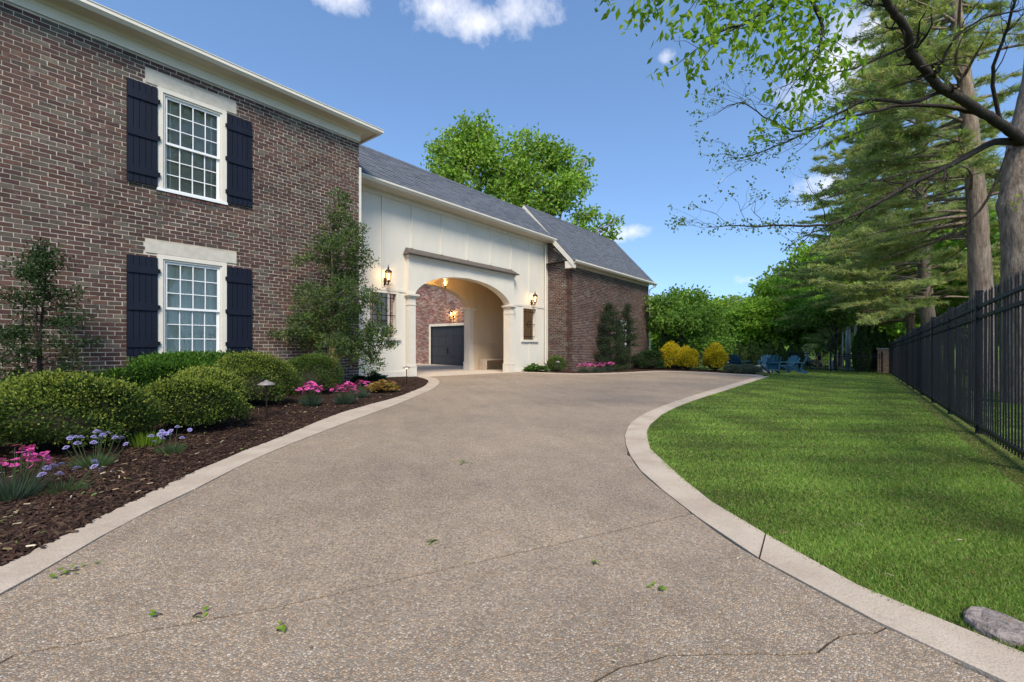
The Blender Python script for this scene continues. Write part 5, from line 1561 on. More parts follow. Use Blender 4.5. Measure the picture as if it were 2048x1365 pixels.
def pine(px, Y, h, r, label, seed, first=3.0, nb=120, reach=5.2, droop=.16, lean=1.2):
    dx, dy = ray(px); z = Y / dy; x, y = dx * z, Y; zz = g(x, y)
    t = thing('pine_tree', (x, y, zz), label, 'tree', 'pines along the iron fence')
    R = random.Random(seed)
    P = crooked((x, y, zz - .3), (x - .62 * lean, y + .78 * lean, zz + h), 14, .008, seed)
    _v, _f = rough_trunk(P, [r * (1.15 if i == 0 else 1 - .055 * i) for i in range(15)], 26, 120, .025, seed)
    np_mesh('trunk', _v, _f, 'bark_pine', t, smooth=True)
    br = MB(); Ps = []; Ds = []; Ls = []
    for i in range(nb):
        f = (first + (h - first) * ((i + R.random()) / nb) ** 1.05) / h
        s = P[0].lerp(P[-1], f)
        a = R.uniform(0, 2 * pi)
        if math.sin(a) < -.15 and R.random() < .7: continue
        ln = reach * (1.08 - f) ** .55 * R.uniform(.5, 1.1)
        dirv = Vector((math.cos(a), math.sin(a), 0)); side = Vector((-dirv.y, dirv.x, 0))
        pts = []; bend = R.uniform(-.22, .22); rise_ = R.uniform(-.05, .34); dr_ = droop + R.uniform(-.08, .22)
        for j in range(7):
            q = j / 6
            pts.append(s + dirv * ln * q + side * ln * bend * q * q + Vector((0, 0, ln * (rise_ * q - dr_ * q * q + .1 * q ** 4))))
        br.tube(pts, [max(.008, r * .17 * (1 - .15 * j)) for j in range(7)], 5)
        for m in range(int(11 + ln * 4)):
            q = R.uniform(.3, 1.0); j = min(5, int(q * 6)); b = pts[j].lerp(pts[j + 1], q * 6 - j)
            sg = R.choice((-1, 1)); sl = ln * .30 * (1.15 - q) * R.uniform(.5, 1.2) + .12
            e = b + (dirv * .75 + side * sg * R.uniform(.3, 1.0)) * sl + Vector((0, 0, R.uniform(-.14, .12) * sl))
            if R.random() < .35: br.tube([b, e], [.009, .004], 4, False)
            nt_ = 3 + int(sl * 5)
            tt = np.linspace(.35, 1.05, nt_)
            bb, ee = np.array(b), np.array(e)
            C = bb + (ee - bb) * tt[:, None]
            k = 11
            Pn = np.repeat(C, k, 0) + RNG.normal(size=(nt_ * k, 3)) * .025
            dn = (ee - bb) / np.linalg.norm(ee - bb)
            Dn = dn * .8 + RNG.normal(size=(nt_ * k, 3)) * .62
            Ps.append(Pn); Ds.append(Dn)
    br.build('branches', 'bark_pine', t, smooth=True)
    Pn = np.vstack(Ps); Dn = np.vstack(Ds); n = len(Pn)
    V, F = needles(Pn, Dn, RNG.uniform(.13, .25, n), .0058 + .00034 * z)
    cl = np.repeat(colors(n // 11 + 1, PINE, 1, .3), 11, 0)[:n] * RNG.uniform(.85, 1.15, (n, 1))
    np_mesh('crown', V, F, 'needle', t, col=np.repeat(cl, 3, 0))
    return t
pine(1972, -2.75, 15.5, .33, 'thick barked pine beside the nearest rough trunk at the fence', 3, 4.6, 140, 5.0)
pine(1868, -2.6, 20, .36, 'tall pine with pale bark behind the middle fence panels', 4, 4.0, 220, 6.8)
pine(1898, -4.6, 17, .26, 'slender pine between the two thicker pine trunks', 5, 4.6, 110, 5.0)
pine(1826, -2.3, 20, .3, 'pine farthest along the fence near the cedar clump', 6, 3.6, 230, 8.8, .22)

# ------------------------------------------------------------------ the near tree with bare limbs over the lawn
ND = 10.1
nb_ = at(2034, 693, ND); nbase = (nb_.x, nb_.y, g(nb_.x, nb_.y))
near = thing('oak_tree', nbase, 'near rough-barked tree with bare twisting limbs and fresh green leaves', 'tree')
trk = [(2052, 900, ND), (2046, 600, ND), (2040, 480, ND), (2038, 400, ND + .05), (2044, 330, ND + .1), (2058, 270, ND + .1), (2080, 150, ND + .2), (2090, 0, ND + .3), (2080, -200, ND + .3), (2060, -420, ND + .2)]
_V, _F = rough_trunk([at(*q) for q in trk], [.40, .34, .30, .33, .29, .33, .27, .24, .2, .13])
np_mesh('trunk', _V, _F, 'bark', near, smooth=True)
def limb(path, r0, r1, n=5, name='limb', m='bark_dark', tw=0, seed=1):
    pts = [at(*q) for q in path]
    fine_ = []
    xs = [(p.x, p.y) for p in pts]
    k = len(pts)
    for i in range(k - 1):
        p0, p1, p2, p3 = pts[max(i - 1, 0)], pts[i], pts[i + 1], pts[min(i + 2, k - 1)]
        for j in range(n):
            u = j / n
            fine_.append(.5 * (2 * p1 + (p2 - p0) * u + (2 * p0 - 5 * p1 + 4 * p2 - p3) * u * u + (3 * p1 - p0 - 3 * p2 + p3) * u ** 3))
    fine_.append(pts[-1])
    R = random.Random(seed)
    K = len(fine_)
    fine_ = [p + Vector((R.uniform(-1, 1), R.uniform(-1, 1), R.uniform(-1, 1))) * .012 for p in fine_]
    mb = MB()
    mb.tube(fine_, [r0 + (r1 - r0) * (i / (K - 1)) ** .8 for i in range(K)], 7)
    ends = []
    for q in range(tw):
        i = R.randint(int(K * .25), K - 2); s = fine_[i]; d = (fine_[i + 1] - fine_[i]).normalized()
        o = Vector((R.uniform(-1, 1), R.uniform(-1, 1), R.uniform(-.6, .9))); L = R.uniform(.35, 1.1)
        e = s + (d * .8 + o * .6).normalized() * L
        c = crooked(s, e, 4, .1, seed * 17 + q)
        rr = max(.004, (r0 + (r1 - r0) * i / K) * .35)
        mb.tube(c, [rr * (1 - .17 * w) for w in range(5)], 5)
        ends.append(e)
        for w in range(2):
            e2 = c[2] + (d * .5 + Vector((R.uniform(-1, 1), R.uniform(-1, 1), R.uniform(-.5, .8)))).normalized() * L * .5
            mb.tube(crooked(c[2], e2, 3, .1, seed * 19 + q * 3 + w), [rr * .5, rr * .4, rr * .3, rr * .2], 4); ends.append(e2)
    mb.build(name, m, near, smooth=True)
    return fine_, ends
tips = []
f1, e1 = limb([(2055, 290, ND), (2020, 262, 9.7), (1975, 232, 9.2), (1925, 200, 8.7), (1880, 175, 8.4), (1850, 140, 8.1), (1822, 105, 7.8), (1815, 70, 7.5), (1790, 30, 7.2), (1770, 0, 7.0), (1740, -60, 6.8)], .105, .045, 5, tw=12, seed=2)
f2, e2 = limb([(2045, 285, ND), (1990, 285, 9.9), (1930, 315, 9.8), (1860, 350, 9.7), (1790, 385, 9.6), (1720, 425, 9.5), (1650, 450, 9.4), (1560, 452, 9.3), (1480, 452, 9.2), (1415, 455, 9.2)], .085, .006, 5, tw=26, seed=3)
f3, e3 = limb([(1890, 180, 8.5), (1820, 205, 8.4), (1740, 200, 8.3), (1680, 225, 8.3), (1600, 262, 8.2), (1540, 240, 8.2), (1480, 205, 8.1), (1425, 232, 8.1)], .04, .004, 5, tw=16, seed=4)
f4, e4 = limb([(1970, 232, 9.2), (1900, 215, 9.0), (1810, 210, 8.9), (1740, 225, 8.8), (1650, 250, 8.7), (1560, 290, 8.6), (1500, 312, 8.6), (1455, 316, 8.5)], .05, .004, 5, tw=18, seed=5)
f5, e5 = limb([(1820, 90, 7.8), (1760, 115, 7.6), (1700, 140, 7.5), (1640, 150, 7.4), (1580, 165, 7.3)], .03, .005, 5, tw=10, seed=6)
f6, e6 = limb([(1930, 315, 9.8), (1880, 335, 10.2), (1800, 350, 10.4), (1720, 370, 10.5), (1640, 400, 10.6), (1560, 405, 10.6)], .035, .004, 5, tw=14, seed=7)
f7, e7 = limb([(2000, 250, 9.4), (1985, 150, 9.0), (2010, 70, 8.6), (2030, 0, 8.2)], .04, .02, 5, tw=8, seed=8)
f8, e8 = limb([(1870, 165, 8.3), (1900, 90, 8.0), (1960, 40, 7.8), (2048, 20, 7.6)], .025, .012, 5, tw=8, seed=9)
f9, e9 = limb([(2020, 300, 10), (1960, 420, 10.2), (1880, 480, 10.6), (1820, 500, 11), (1760, 520, 11.2)], .035, .006, 5, tw=10, seed=10)
# limb overhead carrying the hanging sprays of fresh leaves at the top of the view
f10, e10 = limb([(1990, -330, 9.6), (1850, -300, 8.0), (1700, -150, 6.6), (1600, -40, 5.6), (1500, 40, 5.2), (1420, 70, 5.0)], .08, .006, 5, tw=16, seed=11)
f11, e11 = limb([(1700, -150, 6.6), (1560, -130, 5.6), (1440, -70, 5.0), (1340, -30, 4.8), (1300, -10, 4.7)], .04, .004, 5, tw=10, seed=12)
f12, e12 = limb([(1600, -40, 5.6), (1640, 40, 5.5), (1640, 100, 5.4), (1600, 160, 5.4)], .03, .005, 4, tw=10, seed=13)
def sprays(name, specs, leaf, pal, per, sig, droop=-.6):
    Ps = []; 
    for (p, n, s) in specs:
        Ps.append(np.array(p) + RNG.normal(size=(n, 3)) * s)
    P = np.vstack(Ps); n = len(P)
    D = RNG.normal(size=(n, 3)) * .7 + np.array([0, 0, droop])
    V, F = leaf_quads(P, D, RNG.uniform(.65, 1.25, n) * leaf, RNG.uniform(.4, .58, n) * leaf, .18)
    np_mesh(name, V, F, 'leaf', near, col=colors(n, pal, 4))
FRESH = [(.20, .34, .02), (.15, .27, .018), (.26, .38, .03), (.10, .2, .015)]
sp = []
R = random.Random(4)
for px, py, z, n, s in ((1320, 8, 4.8, 16, .09), (1400, 20, 5, 30, .12), (1420, 65, 5, 26, .10), (1455, 90, 5, 26, .1), (1470, 30, 5.1, 40, .12), (1510, 55, 5.2, 46, .13), (1550, 20, 5.3, 50, .14), (1560, 85, 5.3, 40, .12), (1500, 105, 5.1, 30, .1), (1600, 60, 5.5, 50, .14), (1630, 30, 5.6, 46, .14),
                        (1640, 110, 5.4, 30, .11), (1610, 140, 5.4, 34, .1), (1640, 165, 5.4, 26, .09), (1590, 120, 5.3, 26, .1), (1655, 60, 5.6, 30, .12), (1680, 10, 5.9, 40, .16), (1520, 5, 5.2, 50, .15), (1600, 5, 5.5, 50, .15), (1440, 5, 5, 30, .12)):
    sp.append((at(px, py, z), int(n * 1.3), s * .95))
for e_ in e10 + e11 + e12: sp.append((e_, 10, .07))
sprays('hanging_leaves', sp, .105, FRESH, 0, 0, -.8)
sp2 = []
for p in list(f2[-16:]) + list(f4[-10:]) + list(f6[-8:]):
    sp2.append((p, 14, .09))
for e_ in e2 + e4 + e6 + e3:
    q = proj(*e_)
    sp2.append((e_, 9 if q[0] < 1750 else 3, .05))
sprays('small_leaves', sp2, .07, GREEN_MID + [(.1, .17, .02)], 0, 0, 0)
sp3 = [(e_, 5, .06) for e_ in R.sample(e1 + e7 + e8 + e9 + e5, 26)] + [(at(1800, 265, 8.8), 14, .1), (at(1890, 310, 9.6), 10, .08), (at(2040, 405, 9.6), 26, .12), (at(1870, 70, 8), 20, .14)]
sprays('young_leaves', sp3, .075, [(.28, .36, .03), (.22, .32, .03)], 0, 0, -.2)
tb_ = rnd_blobs((9.6, -14, 12.0), (4.2, 3.2, 4.2), 20, 1.3, 2.2, 78)
deciduous('street_tree', (9.6, -14, g(9.6, -14)), (9.6, -14, 10), tb_, 620, 14, .42, .3, GREEN_MID, 'tall leafy tree across the fence mirrored in the upper window', trunk_r=.28, seed=33)

# ------------------------------------------------------------------ lawn blades and mulch chips
def in_poly(P, poly):
    poly = np.array(poly); x, y = P[:, 0], P[:, 1]; ins = np.zeros(len(P), bool)
    j = len(poly) - 1
    for i in range(len(poly)):
        xi, yi = poly[i]; xj, yj = poly[j]
        c = ((yi > y) != (yj > y)) & (x < (xj - xi) * (y - yi) / (yj - yi + 1e-12) + xi)
        ins ^= c; j = i
    return ins
def scatter(poly, n, zmin, zmax, px0=-60, px1=2110):
    """ground points inside poly, denser near the photographer"""
    z = np.exp(RNG.uniform(math.log(zmin), math.log(zmax), n)); px = RNG.uniform(px0, px1, n)
    t = (px - CX) / FPX
    P = np.stack([(CA + t * SA) * z, (SA - t * CA) * z], 1)
    return P[in_poly(P, poly)]
P2 = np.vstack([scatter(LAWN, 560000, 1.3, 40, 1180, 2140), scatter(LAWN, 60000, 1.0, 12, 2140, 2900)])
P2 = P2[(P2[:, 1] > -1.6) | (P2[:, 0] > 3)]
P2 = P2 + RNG.normal(size=P2.shape) * .016
n = len(P2); zc = P2[:, 0] * CA + P2[:, 1] * SA
z3 = P2[:, 0] * GX + P2[:, 1] * GY
cl_n = (np.sin(P2[:, 0] * 3.1 + 2 * np.sin(P2[:, 1] * 1.7)) + np.sin(P2[:, 1] * 4.3 + 1.5 * np.sin(P2[:, 0] * 2.3)) + np.sin(P2[:, 0] * 9 + P2[:, 1] * 7.7) * .7)
hgt_ = (.018 + .008 * cl_n / 2 + RNG.uniform(-.008, .012, n)).clip(.008)
near_fence = np.abs(P2[:, 1] + 1.0 - (P2[:, 0] - 8.4) * .0084) < .16
D = np.stack([RNG.normal(size=n) * .8, RNG.normal(size=n) * .8, np.ones(n)], 1)
V, F = needles(np.column_stack([P2, z3 - .004]), D, hgt_ * np.where(near_fence, .6, 1), .0018 + .00055 * zc)
gc = colors(n, [(.18, .285, .05), (.205, .31, .058), (.135, .235, .04), (.255, .32, .085)], 1, .28) * (1 + .13 * cl_n[:, None])
dry = (RNG.random(n) < .07 + .1 * (cl_n < -1.2)) | (near_fence & (RNG.random(n) < .6))
gc[dry] = colors(int(dry.sum()), [(.22, .19, .07), (.28, .22, .1), (.16, .17, .05)], 1)
np_mesh('grass', V, F, 'leaf', None, 'stuff', col=np.repeat(gc, 3, 0))

def chips(name, P, sz, pal, z_up=.006):
    n = len(P); L = RNG.uniform(.5, 1.4, n) * sz; w = L * RNG.uniform(.14, .34, n); h = w * RNG.uniform(.3, .7, n)
    a = RNG.random(n) * 2 * pi; tl = RNG.normal(size=n) * .22
    ux = np.stack([np.cos(a) * np.cos(tl), np.sin(a) * np.cos(tl), np.sin(tl)], 1); uy = np.stack([-np.sin(a), np.cos(a), RNG.normal(size=n) * .25], 1)
    uz = np.cross(ux, uy)
    c = np.column_stack([P, P[:, 0] * GX + P[:, 1] * GY + z_up + RNG.random(n) * .012])
    V = np.empty((n, 8, 3))
    for i, (sx, sy, s) in enumerate(((-1, -1, -1), (1, -.6, -1), (1, .7, -1), (-1, 1, -1), (-.95, -.9, 1), (.9, -.6, 1), (.95, .6, 1), (-.9, .9, 1))):
        V[:, i] = c + ux * (sx * L / 2)[:, None] + uy * (sy * w / 2)[:, None] + uz * (s * h / 2)[:, None]
    f = np.array([(4, 5, 6, 7), (0, 1, 5, 4), (1, 2, 6, 5), (2, 3, 7, 6), (3, 0, 4, 7)])
    F = ((np.arange(n) * 8)[:, None, None] + f[None]).reshape(-1, 4)
    return np_mesh(name, V.reshape(-1, 3), F, 'chip', None, 'stuff', col=colors(n, pal, 8, .3))
bedL = LOUT + BED_L[::-1][1:-1]
PM = np.vstack([scatter(bedL, 62000, 1.9, 14, -120, 900), scatter(bedL, 22000, 1.2, 9, -1600, -120)])
PM = PM + RNG.normal(size=PM.shape) * .012
chips('mulch_chips', PM, .04, [(.028, .015, .011), (.04, .022, .016), (.02, .012, .009), (.055, .032, .022), (.08, .05, .033)])
PR = scatter(BED_R_POLY, 40000, 14, 30, 1000, 1560)
chips('mulch_chips', PR[:5000], .09, [(.05, .027, .018), (.075, .042, .028), (.035, .02, .014)])

# ------------------------------------------------------------------ iron fence along the lot
def fy(x): return -1.09 + (x - 8.36) * .0084
iron_fence = thing('iron_fence', (3.36, fy(3.36), g(3.36, fy(3.36))), 'long black iron picket fence with spear tips along the lawn', 'fence')
def picket_mesh(h, w=.0068, tip=.05):
    me = bpy.data.meshes.new('picket')
    mb = MB(); mb.box(-w, w, -w, w, 0, h - tip)
    n = len(mb.v)
    mb.add([(-w * 1.5, -w * 1.5, h - tip), (w * 1.5, -w * 1.5, h - tip), (w * 1.5, w * 1.5, h - tip), (-w * 1.5, w * 1.5, h - tip), (0, 0, h)], [(0, 1, 4), (1, 2, 4), (2, 3, 4), (3, 0, 4), (3, 2, 1, 0)])
    me.from_pydata(mb.v, [], mb.f); me.materials.append(MAT['iron']); me.update(); return me
PK = picket_mesh(1.79)
off = wloc(iron_fence)
posts = [3.36 + 2.5 * k for k in range(14)]
for x in posts:
    y = fy(x); z = g(x, y)
    w = .032
    pb = MB(); pb.box(x - w, x + w, y - w, y + w, z - .1, z + 1.83)
    pb.box(x - w - .006, x + w + .006, y - w - .006, y + w + .006, z + 1.83, z + 1.85)
    pb.build('post', 'iron', iron_fence)
k = 0
for a, b in zip(posts, posts[1:]):
    for hz, t in ((1.64, .038), (1.50, .038), (.10, .042)):
        p, q = (a + .033, fy(a + .033)), (b - .033, fy(b - .033))
        MB().bar((p[0], p[1], g(*p) + hz), (q[0], q[1], g(*q) + hz), .034, t).build('rail', 'iron', iron_fence)
    n = 20
    for i in range(n):
        x = a + (b - a) * (i + .6) / (n + .2)
        y = fy(x)
        o = bpy.data.objects.new('picket', PK); COL.objects.link(o); o.parent = iron_fence
        o.location = (x - off.x, y - off.y, g(x, y) + .03 - off.z)
        o.rotation_euler = (random.uniform(-.006, .006), random.uniform(-.006, .006), random.uniform(-.1, .1)); k += 1

# lower fence across the back of the lot
b0, b1 = Vector((35.7, -.5)), Vector((33.4, 9.6))
back_fence = thing('iron_fence', (b0.x, b0.y, g(b0.x, b0.y)), 'low black iron fence closing the back of the lawn', 'fence')
PK2 = picket_mesh(1.2, .009)
L = (b1 - b0).length; d = (b1 - b0).normalized(); off = wloc(back_fence)
for i in range(int(L / .12) + 1):
    p = b0 + d * .12 * i
    o = bpy.data.objects.new('picket', PK2); COL.objects.link(o); o.parent = back_fence
    o.location = (p.x - off.x, p.y - off.y, g(p.x, p.y) + .03 - off.z)
for i in range(5):
    p = b0 + d * L * i / 4
    MB().box(p.x - .04, p.x + .04, p.y - .04, p.y + .04, g(p.x, p.y) - .1, g(p.x, p.y) + 1.3).build('post', 'iron', back_fence)
for hz in (1.08, .95, .12):
    MB().bar((b0.x, b0.y, g(b0.x, b0.y) + hz), (b1.x, b1.y, g(b1.x, b1.y) + hz), .03, .035).build('rail', 'iron', back_fence)

# brick pillar at the fence end
pp = at(1766, 693, 28.6); px_, py_ = pp.x, pp.y; pz = g(px_, py_)
pil = thing('brick_pillar', (px_, py_, pz), 'squat tan brick pillar where the two iron fences meet', 'pillar')
core = MB().box(px_ - .27, px_ + .27, py_ - .27, py_ + .27, pz - .1, pz + 1.45).build('core', 'mortar', pil)
rows = brick_layout(0, .56, pz - .05, pz + 1.45, [], 40)
Ws = []; Fs = []; nn = 0
for fr_, fl in ((lambda V: np.stack([px_ - .28 + V[:, 0], py_ - .28 + V[:, 1], V[:, 2]], 1), False), (lambda V: np.stack([px_ - .28 + V[:, 1], py_ - .28 + V[:, 0], V[:, 2]], 1), True),
                (lambda V: np.stack([px_ - .28 + V[:, 0], py_ + .28 - V[:, 1], V[:, 2]], 1), True)):
    W, F_ = brick_boxes(rows, fr_, flip=fl); Ws.append(W); Fs.append(F_ + nn); nn += len(W)
np_mesh('brick_field', np.vstack(Ws), np.vstack(Fs), 'brick_warm', core, 'stuff')
MB().box(px_ - .33, px_ + .33, py_ - .33, py_ + .33, pz + 1.45, pz + 1.53).build('capstone', 'stone', pil)

# ------------------------------------------------------------------ path lights and spotlights
def path_light(c, h, label, lit=0):
    x, y = c; z = g(x, y)
    t = thing('path_light', (x, y, z), label, 'path light', 'mushroom path lights')
    MB().lathe([(.011, -.05), (.011, h - .05), (.018, h - .045), (.018, h - .02)], (x, y, z), 8).build('stake', 'lantern', t)
    MB().lathe([(.105, h - .045), (.108, h - .038), (.06, h - .008), (.026, h), (.022, h + .014), (.004, h + .02)], (x, y, z), 18).build('shade', 'aged_metal', t, smooth=True)
    if lit:
        MB().lathe([(.014, h - .06), (.018, h - .05), (.014, h - .046)], (x, y, z), 8).build('bulb', 'bulb', t)
        lamp_light(x, y, z + h - .07, lit, .015)
    return t
path_light(gp(533, 838), .48, 'bronze mushroom path light in front of the rounded shrub')
path_light(gp(813, 769), .46, 'lit mushroom path light at the bed corner by the column', .6)
path_light(gp(1116, 747), .5, 'mushroom path light in the light green shrub by the wing')
path_light(gp(1456, 744), .52, 'mushroom path light beside the freestanding golden shrub')
def uplight(p, aim, label, w):
    x, y = p; z = g(x, y)
    t = thing('spotlight', (x, y, z), label, 'spotlight', 'garden spotlights')
    a = (Vector(aim) - Vector((x, y, z + .14))).normalized(); s = Vector((x, y, z + .14))
    MB().tube([(x, y, z - .05), (x, y, z + .13)], .01, 6).build('stake', 'lantern', t)
    MB().tube([s - a * .05, s + a * .02, s + a * .07], [.03, .038, .042], 10).build('housing', 'lantern', t)
    MB().tube([s + a * .062, s + a * .0705], [.034, .034], 10).build('lens', 'bulb', t)
    ld = bpy.data.lights.new('spotlight_lamp', 'SPOT'); ld.energy = w; ld.color = (1, .58, .2); ld.spot_size = 1.2; ld.spot_blend = .6; ld.shadow_soft_size = .03
    lo = bpy.data.objects.new('spotlight_lamp', ld); COL.objects.link(lo); lo.location = s + a * .08
    lo.rotation_euler = a.to_track_quat('-Z', 'Y').to_euler()
uplight((5.42, 9.3), (5.62, 9.75, 1.3), 'amber garden spotlight aimed at the holly trunk', 14)
wx = xon(1266, 9.95)
uplight((wx, 9.95), (wx + .2, 10.6, 1.0), 'lit garden spotlight between the conical evergreen and dark shrub', 10)

# ------------------------------------------------------------------ things on the driveway and lawn
stc = gp(1985, 1262)
r = random.Random(9)
outl = []
for px, py in ((1926, 1232), (1935, 1224), (1965, 1222), (2010, 1238), (2052, 1258), (2060, 1280), (2040, 1294), (2000, 1284), (1950, 1262), (1928, 1246)):
    outl.append(gp(px, py))
mb = MB(); n = len(outl)
top = [(x, y, g(x, y) + .014) for x, y in outl]; bot = [(x, y, g(x, y) - .03) for x, y in outl]
cxs, cys = sum(p[0] for p in outl) / n, sum(p[1] for p in outl) / n
rs = random.Random(3); rings = [bot, top]
for q, dz in ((.96, .006), (.85, .011), (.65, .013), (.42, .012), (.2, .013)):
    rings.append([(cxs + (x - cxs) * (q + rs.uniform(-.02, .02)), cys + (y - cys) * (q + rs.uniform(-.02, .02)), z + dz + rs.uniform(-.004, .004)) for x, y, z in top])
mb.add([p for rg_ in rings for p in rg_], [(k_ * n + i_, k_ * n + (i_ + 1) % n, (k_ + 1) * n + (i_ + 1) % n, (k_ + 1) * n + i_) for k_ in range(len(rings) - 1) for i_ in range(n)] + [tuple((len(rings) - 1) * n + i_ for i_ in range(n))])
st = mb.build('stepping_stone', 'paver', None)
# orient faces outward
import bmesh
bm = bmesh.new(); bm.from_mesh(st.data); bmesh.ops.recalc_face_normals(bm, faces=bm.faces); bm.to_mesh(st.data); bm.free()
top_mesh(st, (cxs, cys, g(cxs, cys)))
tag(st, 'flat grey stone half sunk in the grass beside the concrete band', 'stone')

def sprig(px, py, n, s, label, seed):
    x, y = gp(px, py); z = g(x, y)
    t = thing('fallen_sprig', (x, y, z), label, 'sprig', 'fallen green sprigs on the driveway')
    P = np.column_stack([x + RNG.normal(size=n) * s, y + RNG.normal(size=n) * s, np.full(n, z + .006) + RNG.random(n) * .012])
    a = RNG.random(n) * 6.28
    V, F = leaf_quads(P, np.stack([np.cos(a), np.sin(a), RNG.normal(size=n) * .15], 1), RNG.uniform(.02, .038, n), RNG.uniform(.012, .02, n), .1, np.tile([0, 0, 1.], (n, 1)))
    np_mesh('leaves', V, F, 'leaf', t, col=colors(n, GREEN_BRIGHT[:3], 4))
    MB().tube([(x - s, y, z + .004), (x, y + s * .4, z + .007), (x + s, y, z + .004)], .0022, 5).build('twig', 'bark_dark', t)
for k, (px, py, n, s, lb) in enumerate(((140, 1147, 9, .028, 'bright fallen sprig beside the concrete band'), (929, 929, 7, .05, 'fallen sprig lying on the middle driveway slab'), (869, 1085, 6, .022, 'small fallen sprig just past the driveway joint'),
                                         (395, 1232, 3, .014, 'tiny fallen leaves on the driveway joint'), (318, 1233, 2, .01, 'single fallen leaf on the driveway joint'), (562, 1260, 4, .014, 'pale fallen leaves on the nearest slab'),
                                         (1322, 1179, 5, .02, 'small fallen sprig near the right concrete band'), (1190, 1130, 3, .012, 'tiny green leaf scrap between the joint and crack'))):
    sprig(px, py, n, s, lb, k)
# pale grit and petals scattered over the slabs
drv = LIN + TIN + RIN
PG_ = scatter(drv, 420, 1.4, 12, 20, 1700)
chips('driveway_litter', PG_[:170], .011, [(.55, .5, .42), (.4, .33, .22), (.12, .09, .06), (.5, .46, .36), (.18, .25, .05)], .002)
PT = scatter(LAWN, 900, 1.5, 7, 1300, 2100)
chips('lawn_litter', PT[:70], .022, [(.16, .11, .06), (.25, .18, .09), (.3, .24, .14)], .035)
PE = scatter(bedL, 6000, 1.9, 9, -60, 860)
chips('bed_litter', PE[:260], .028, [(.4, .32, .2), (.3, .22, .12), (.14, .2, .05), (.5, .42, .3)], .02)

# ------------------------------------------------------------------ blue lawn chairs round a fire pit
fc = at(1520, 693, 25.2); fx, fyy = fc.x, fc.y; fz = g(fx, fyy)
pit = thing('fire_pit', (fx, fyy, fz), 'low round stone fire pit among the blue chairs', 'fire pit')
for ring in range(3):
    m = 14
    for k in range(m):
        a0, a1 = 2 * pi * (k + .5 * (ring % 2)) / m + .02, 2 * pi * (k + 1 + .5 * (ring % 2)) / m - .02
        r0, r1 = .42, .62 + random.uniform(-.02, .02); z0, z1 = fz - .02 + ring * .125, fz + ring * .125 + .1
        pts = [(fx + rr * math.cos(a), fyy + rr * math.sin(a)) for rr, a in ((r0, a0), (r1, a0), (r1, a1), (r0, a1))]
        MB().add([(x, y, z0) for x, y in pts] + [(x, y, z1) for x, y in pts], [(3, 2, 1, 0), (4, 5, 6, 7), (0, 1, 5, 4), (1, 2, 6, 5), (2, 3, 7, 6), (3, 0, 4, 7)]).build('stone', 'stone', pit)
def adirondack():
    t = thing('lawn_chair', (0, 0, 0))
    m = 'chair'
    for s in (-1, 1):
        MB().bar((s * .27, .42, .0), (s * .27, .42, .56), .1, .03, (0, 1, 0)).build('front_leg', m, t)
        MB().bar((s * .235, .42, .33), (s * .235, -.48, .03), .028, .12).build('side_stringer', m, t)
        MB().box(s * .35 - .075, s * .35 + .075, -.32, .50, .56, .585).build('arm', m, t)
        MB().bar((s * .3, -.24, .12), (s * .3, -.28, .56), .06, .028, (0, 1, 0)).build('rear_leg', m, t)
    for k in range(6):
        f = k / 5; y = .44 - .62 * f; z = .37 - .2 * f
        MB().bar((-.27, y, z), (.27, y, z), .1, .022, (0, .3, 1)).build('seat_slat', m, t)
    for k in range(5):
        u = (k - 2) / 2
        a = Vector((u * .2, -.14, .2)); b = Vector((u * .3, -.46, .93 - .13 * u * u + .02))
        mb = MB().bar(a, b, .112, .022, (0, 1, .4)); mb.build('back_slat', m, t)
    MB().bar((-.3, -.33, .55), (.3, -.33, .55), .03, .07, (0, 1, .3)).build('back_rail', m, t)
    return t
ch0 = adirondack()
chs = [(1476, 24.6, 'blue lawn chair nearest the golden shrub, seen from the side'), (1531, 27.2, 'blue lawn chair across the fire pit, facing the driveway'), (1541, 23.6, 'blue lawn chair with its back turned to the driveway'),
       (1578, 25.6, 'blue lawn chair beside the cyclist side, slats facing the pit'), (1593, 24.3, 'outermost blue lawn chair, tilted sideways to the pit')]
for k, (px, z, lb) in enumerate(chs):
    p = at(px, 693, z)
    o = ch0 if k == 0 else copy_tree(ch0)
    o.location = (p.x, p.y, g(p.x, p.y))
    o.rotation_euler = (0, 0, math.atan2(fyy - p.y, fx - p.x) - pi / 2 + (.25, -.1, .1, .2, -.15)[k])
    tag(o, lb, 'chair', 'blue lawn chairs round the fire pit')

# ------------------------------------------------------------------ street beyond the back fence
sheet('road', [(37.5, -60), (46, -60), (44, 60), (35.5, 60)], -.05, 'asphalt')
sheet('pavement', [(36.1, -30), (37.4, -30), (35.6, 40), (34.3, 40)], -.045, 'pad')
def pole(name, px, z, w, top, m, label, cat, arm=None):
    p = at(px, 693, z); zz = g(p.x, p.y)
    t = thing(name, (p.x, p.y, zz), label, cat, 'poles along the street')
    MB().tube([(p.x, p.y, zz - .1), (p.x, p.y, zz + top * .5), (p.x, p.y, zz + top)], [w / 2, w / 2 * .92, w / 2 * .8], 12).build('shaft', m, t, smooth=True)
    MB().lathe([(w / 2 + .05, 0), (w / 2 + .05, .06), (w / 2 + .01, .09)], (p.x, p.y, zz - .04), 12).build('collar', m, t)
    if arm: MB().bar((p.x - .9, p.y + .7, zz + top - .5), (p.x + .9, p.y - .7, zz + top - .5), .1, .12).build('crossarm', m, t)
    return t
pole('utility_pole', 1696, 33, .34, 4.6, 'galv', 'thick silver steel utility pole beyond the back fence', 'pole')
pole('utility_pole', 1711, 32.5, .17, 4.9, 'pole_white', 'pale weathered pole next to the silver one', 'pole')
pole('utility_pole', 1719, 36, .30, 4.6, 'pole_wood', 'brown wooden utility pole behind the pale one', 'pole')
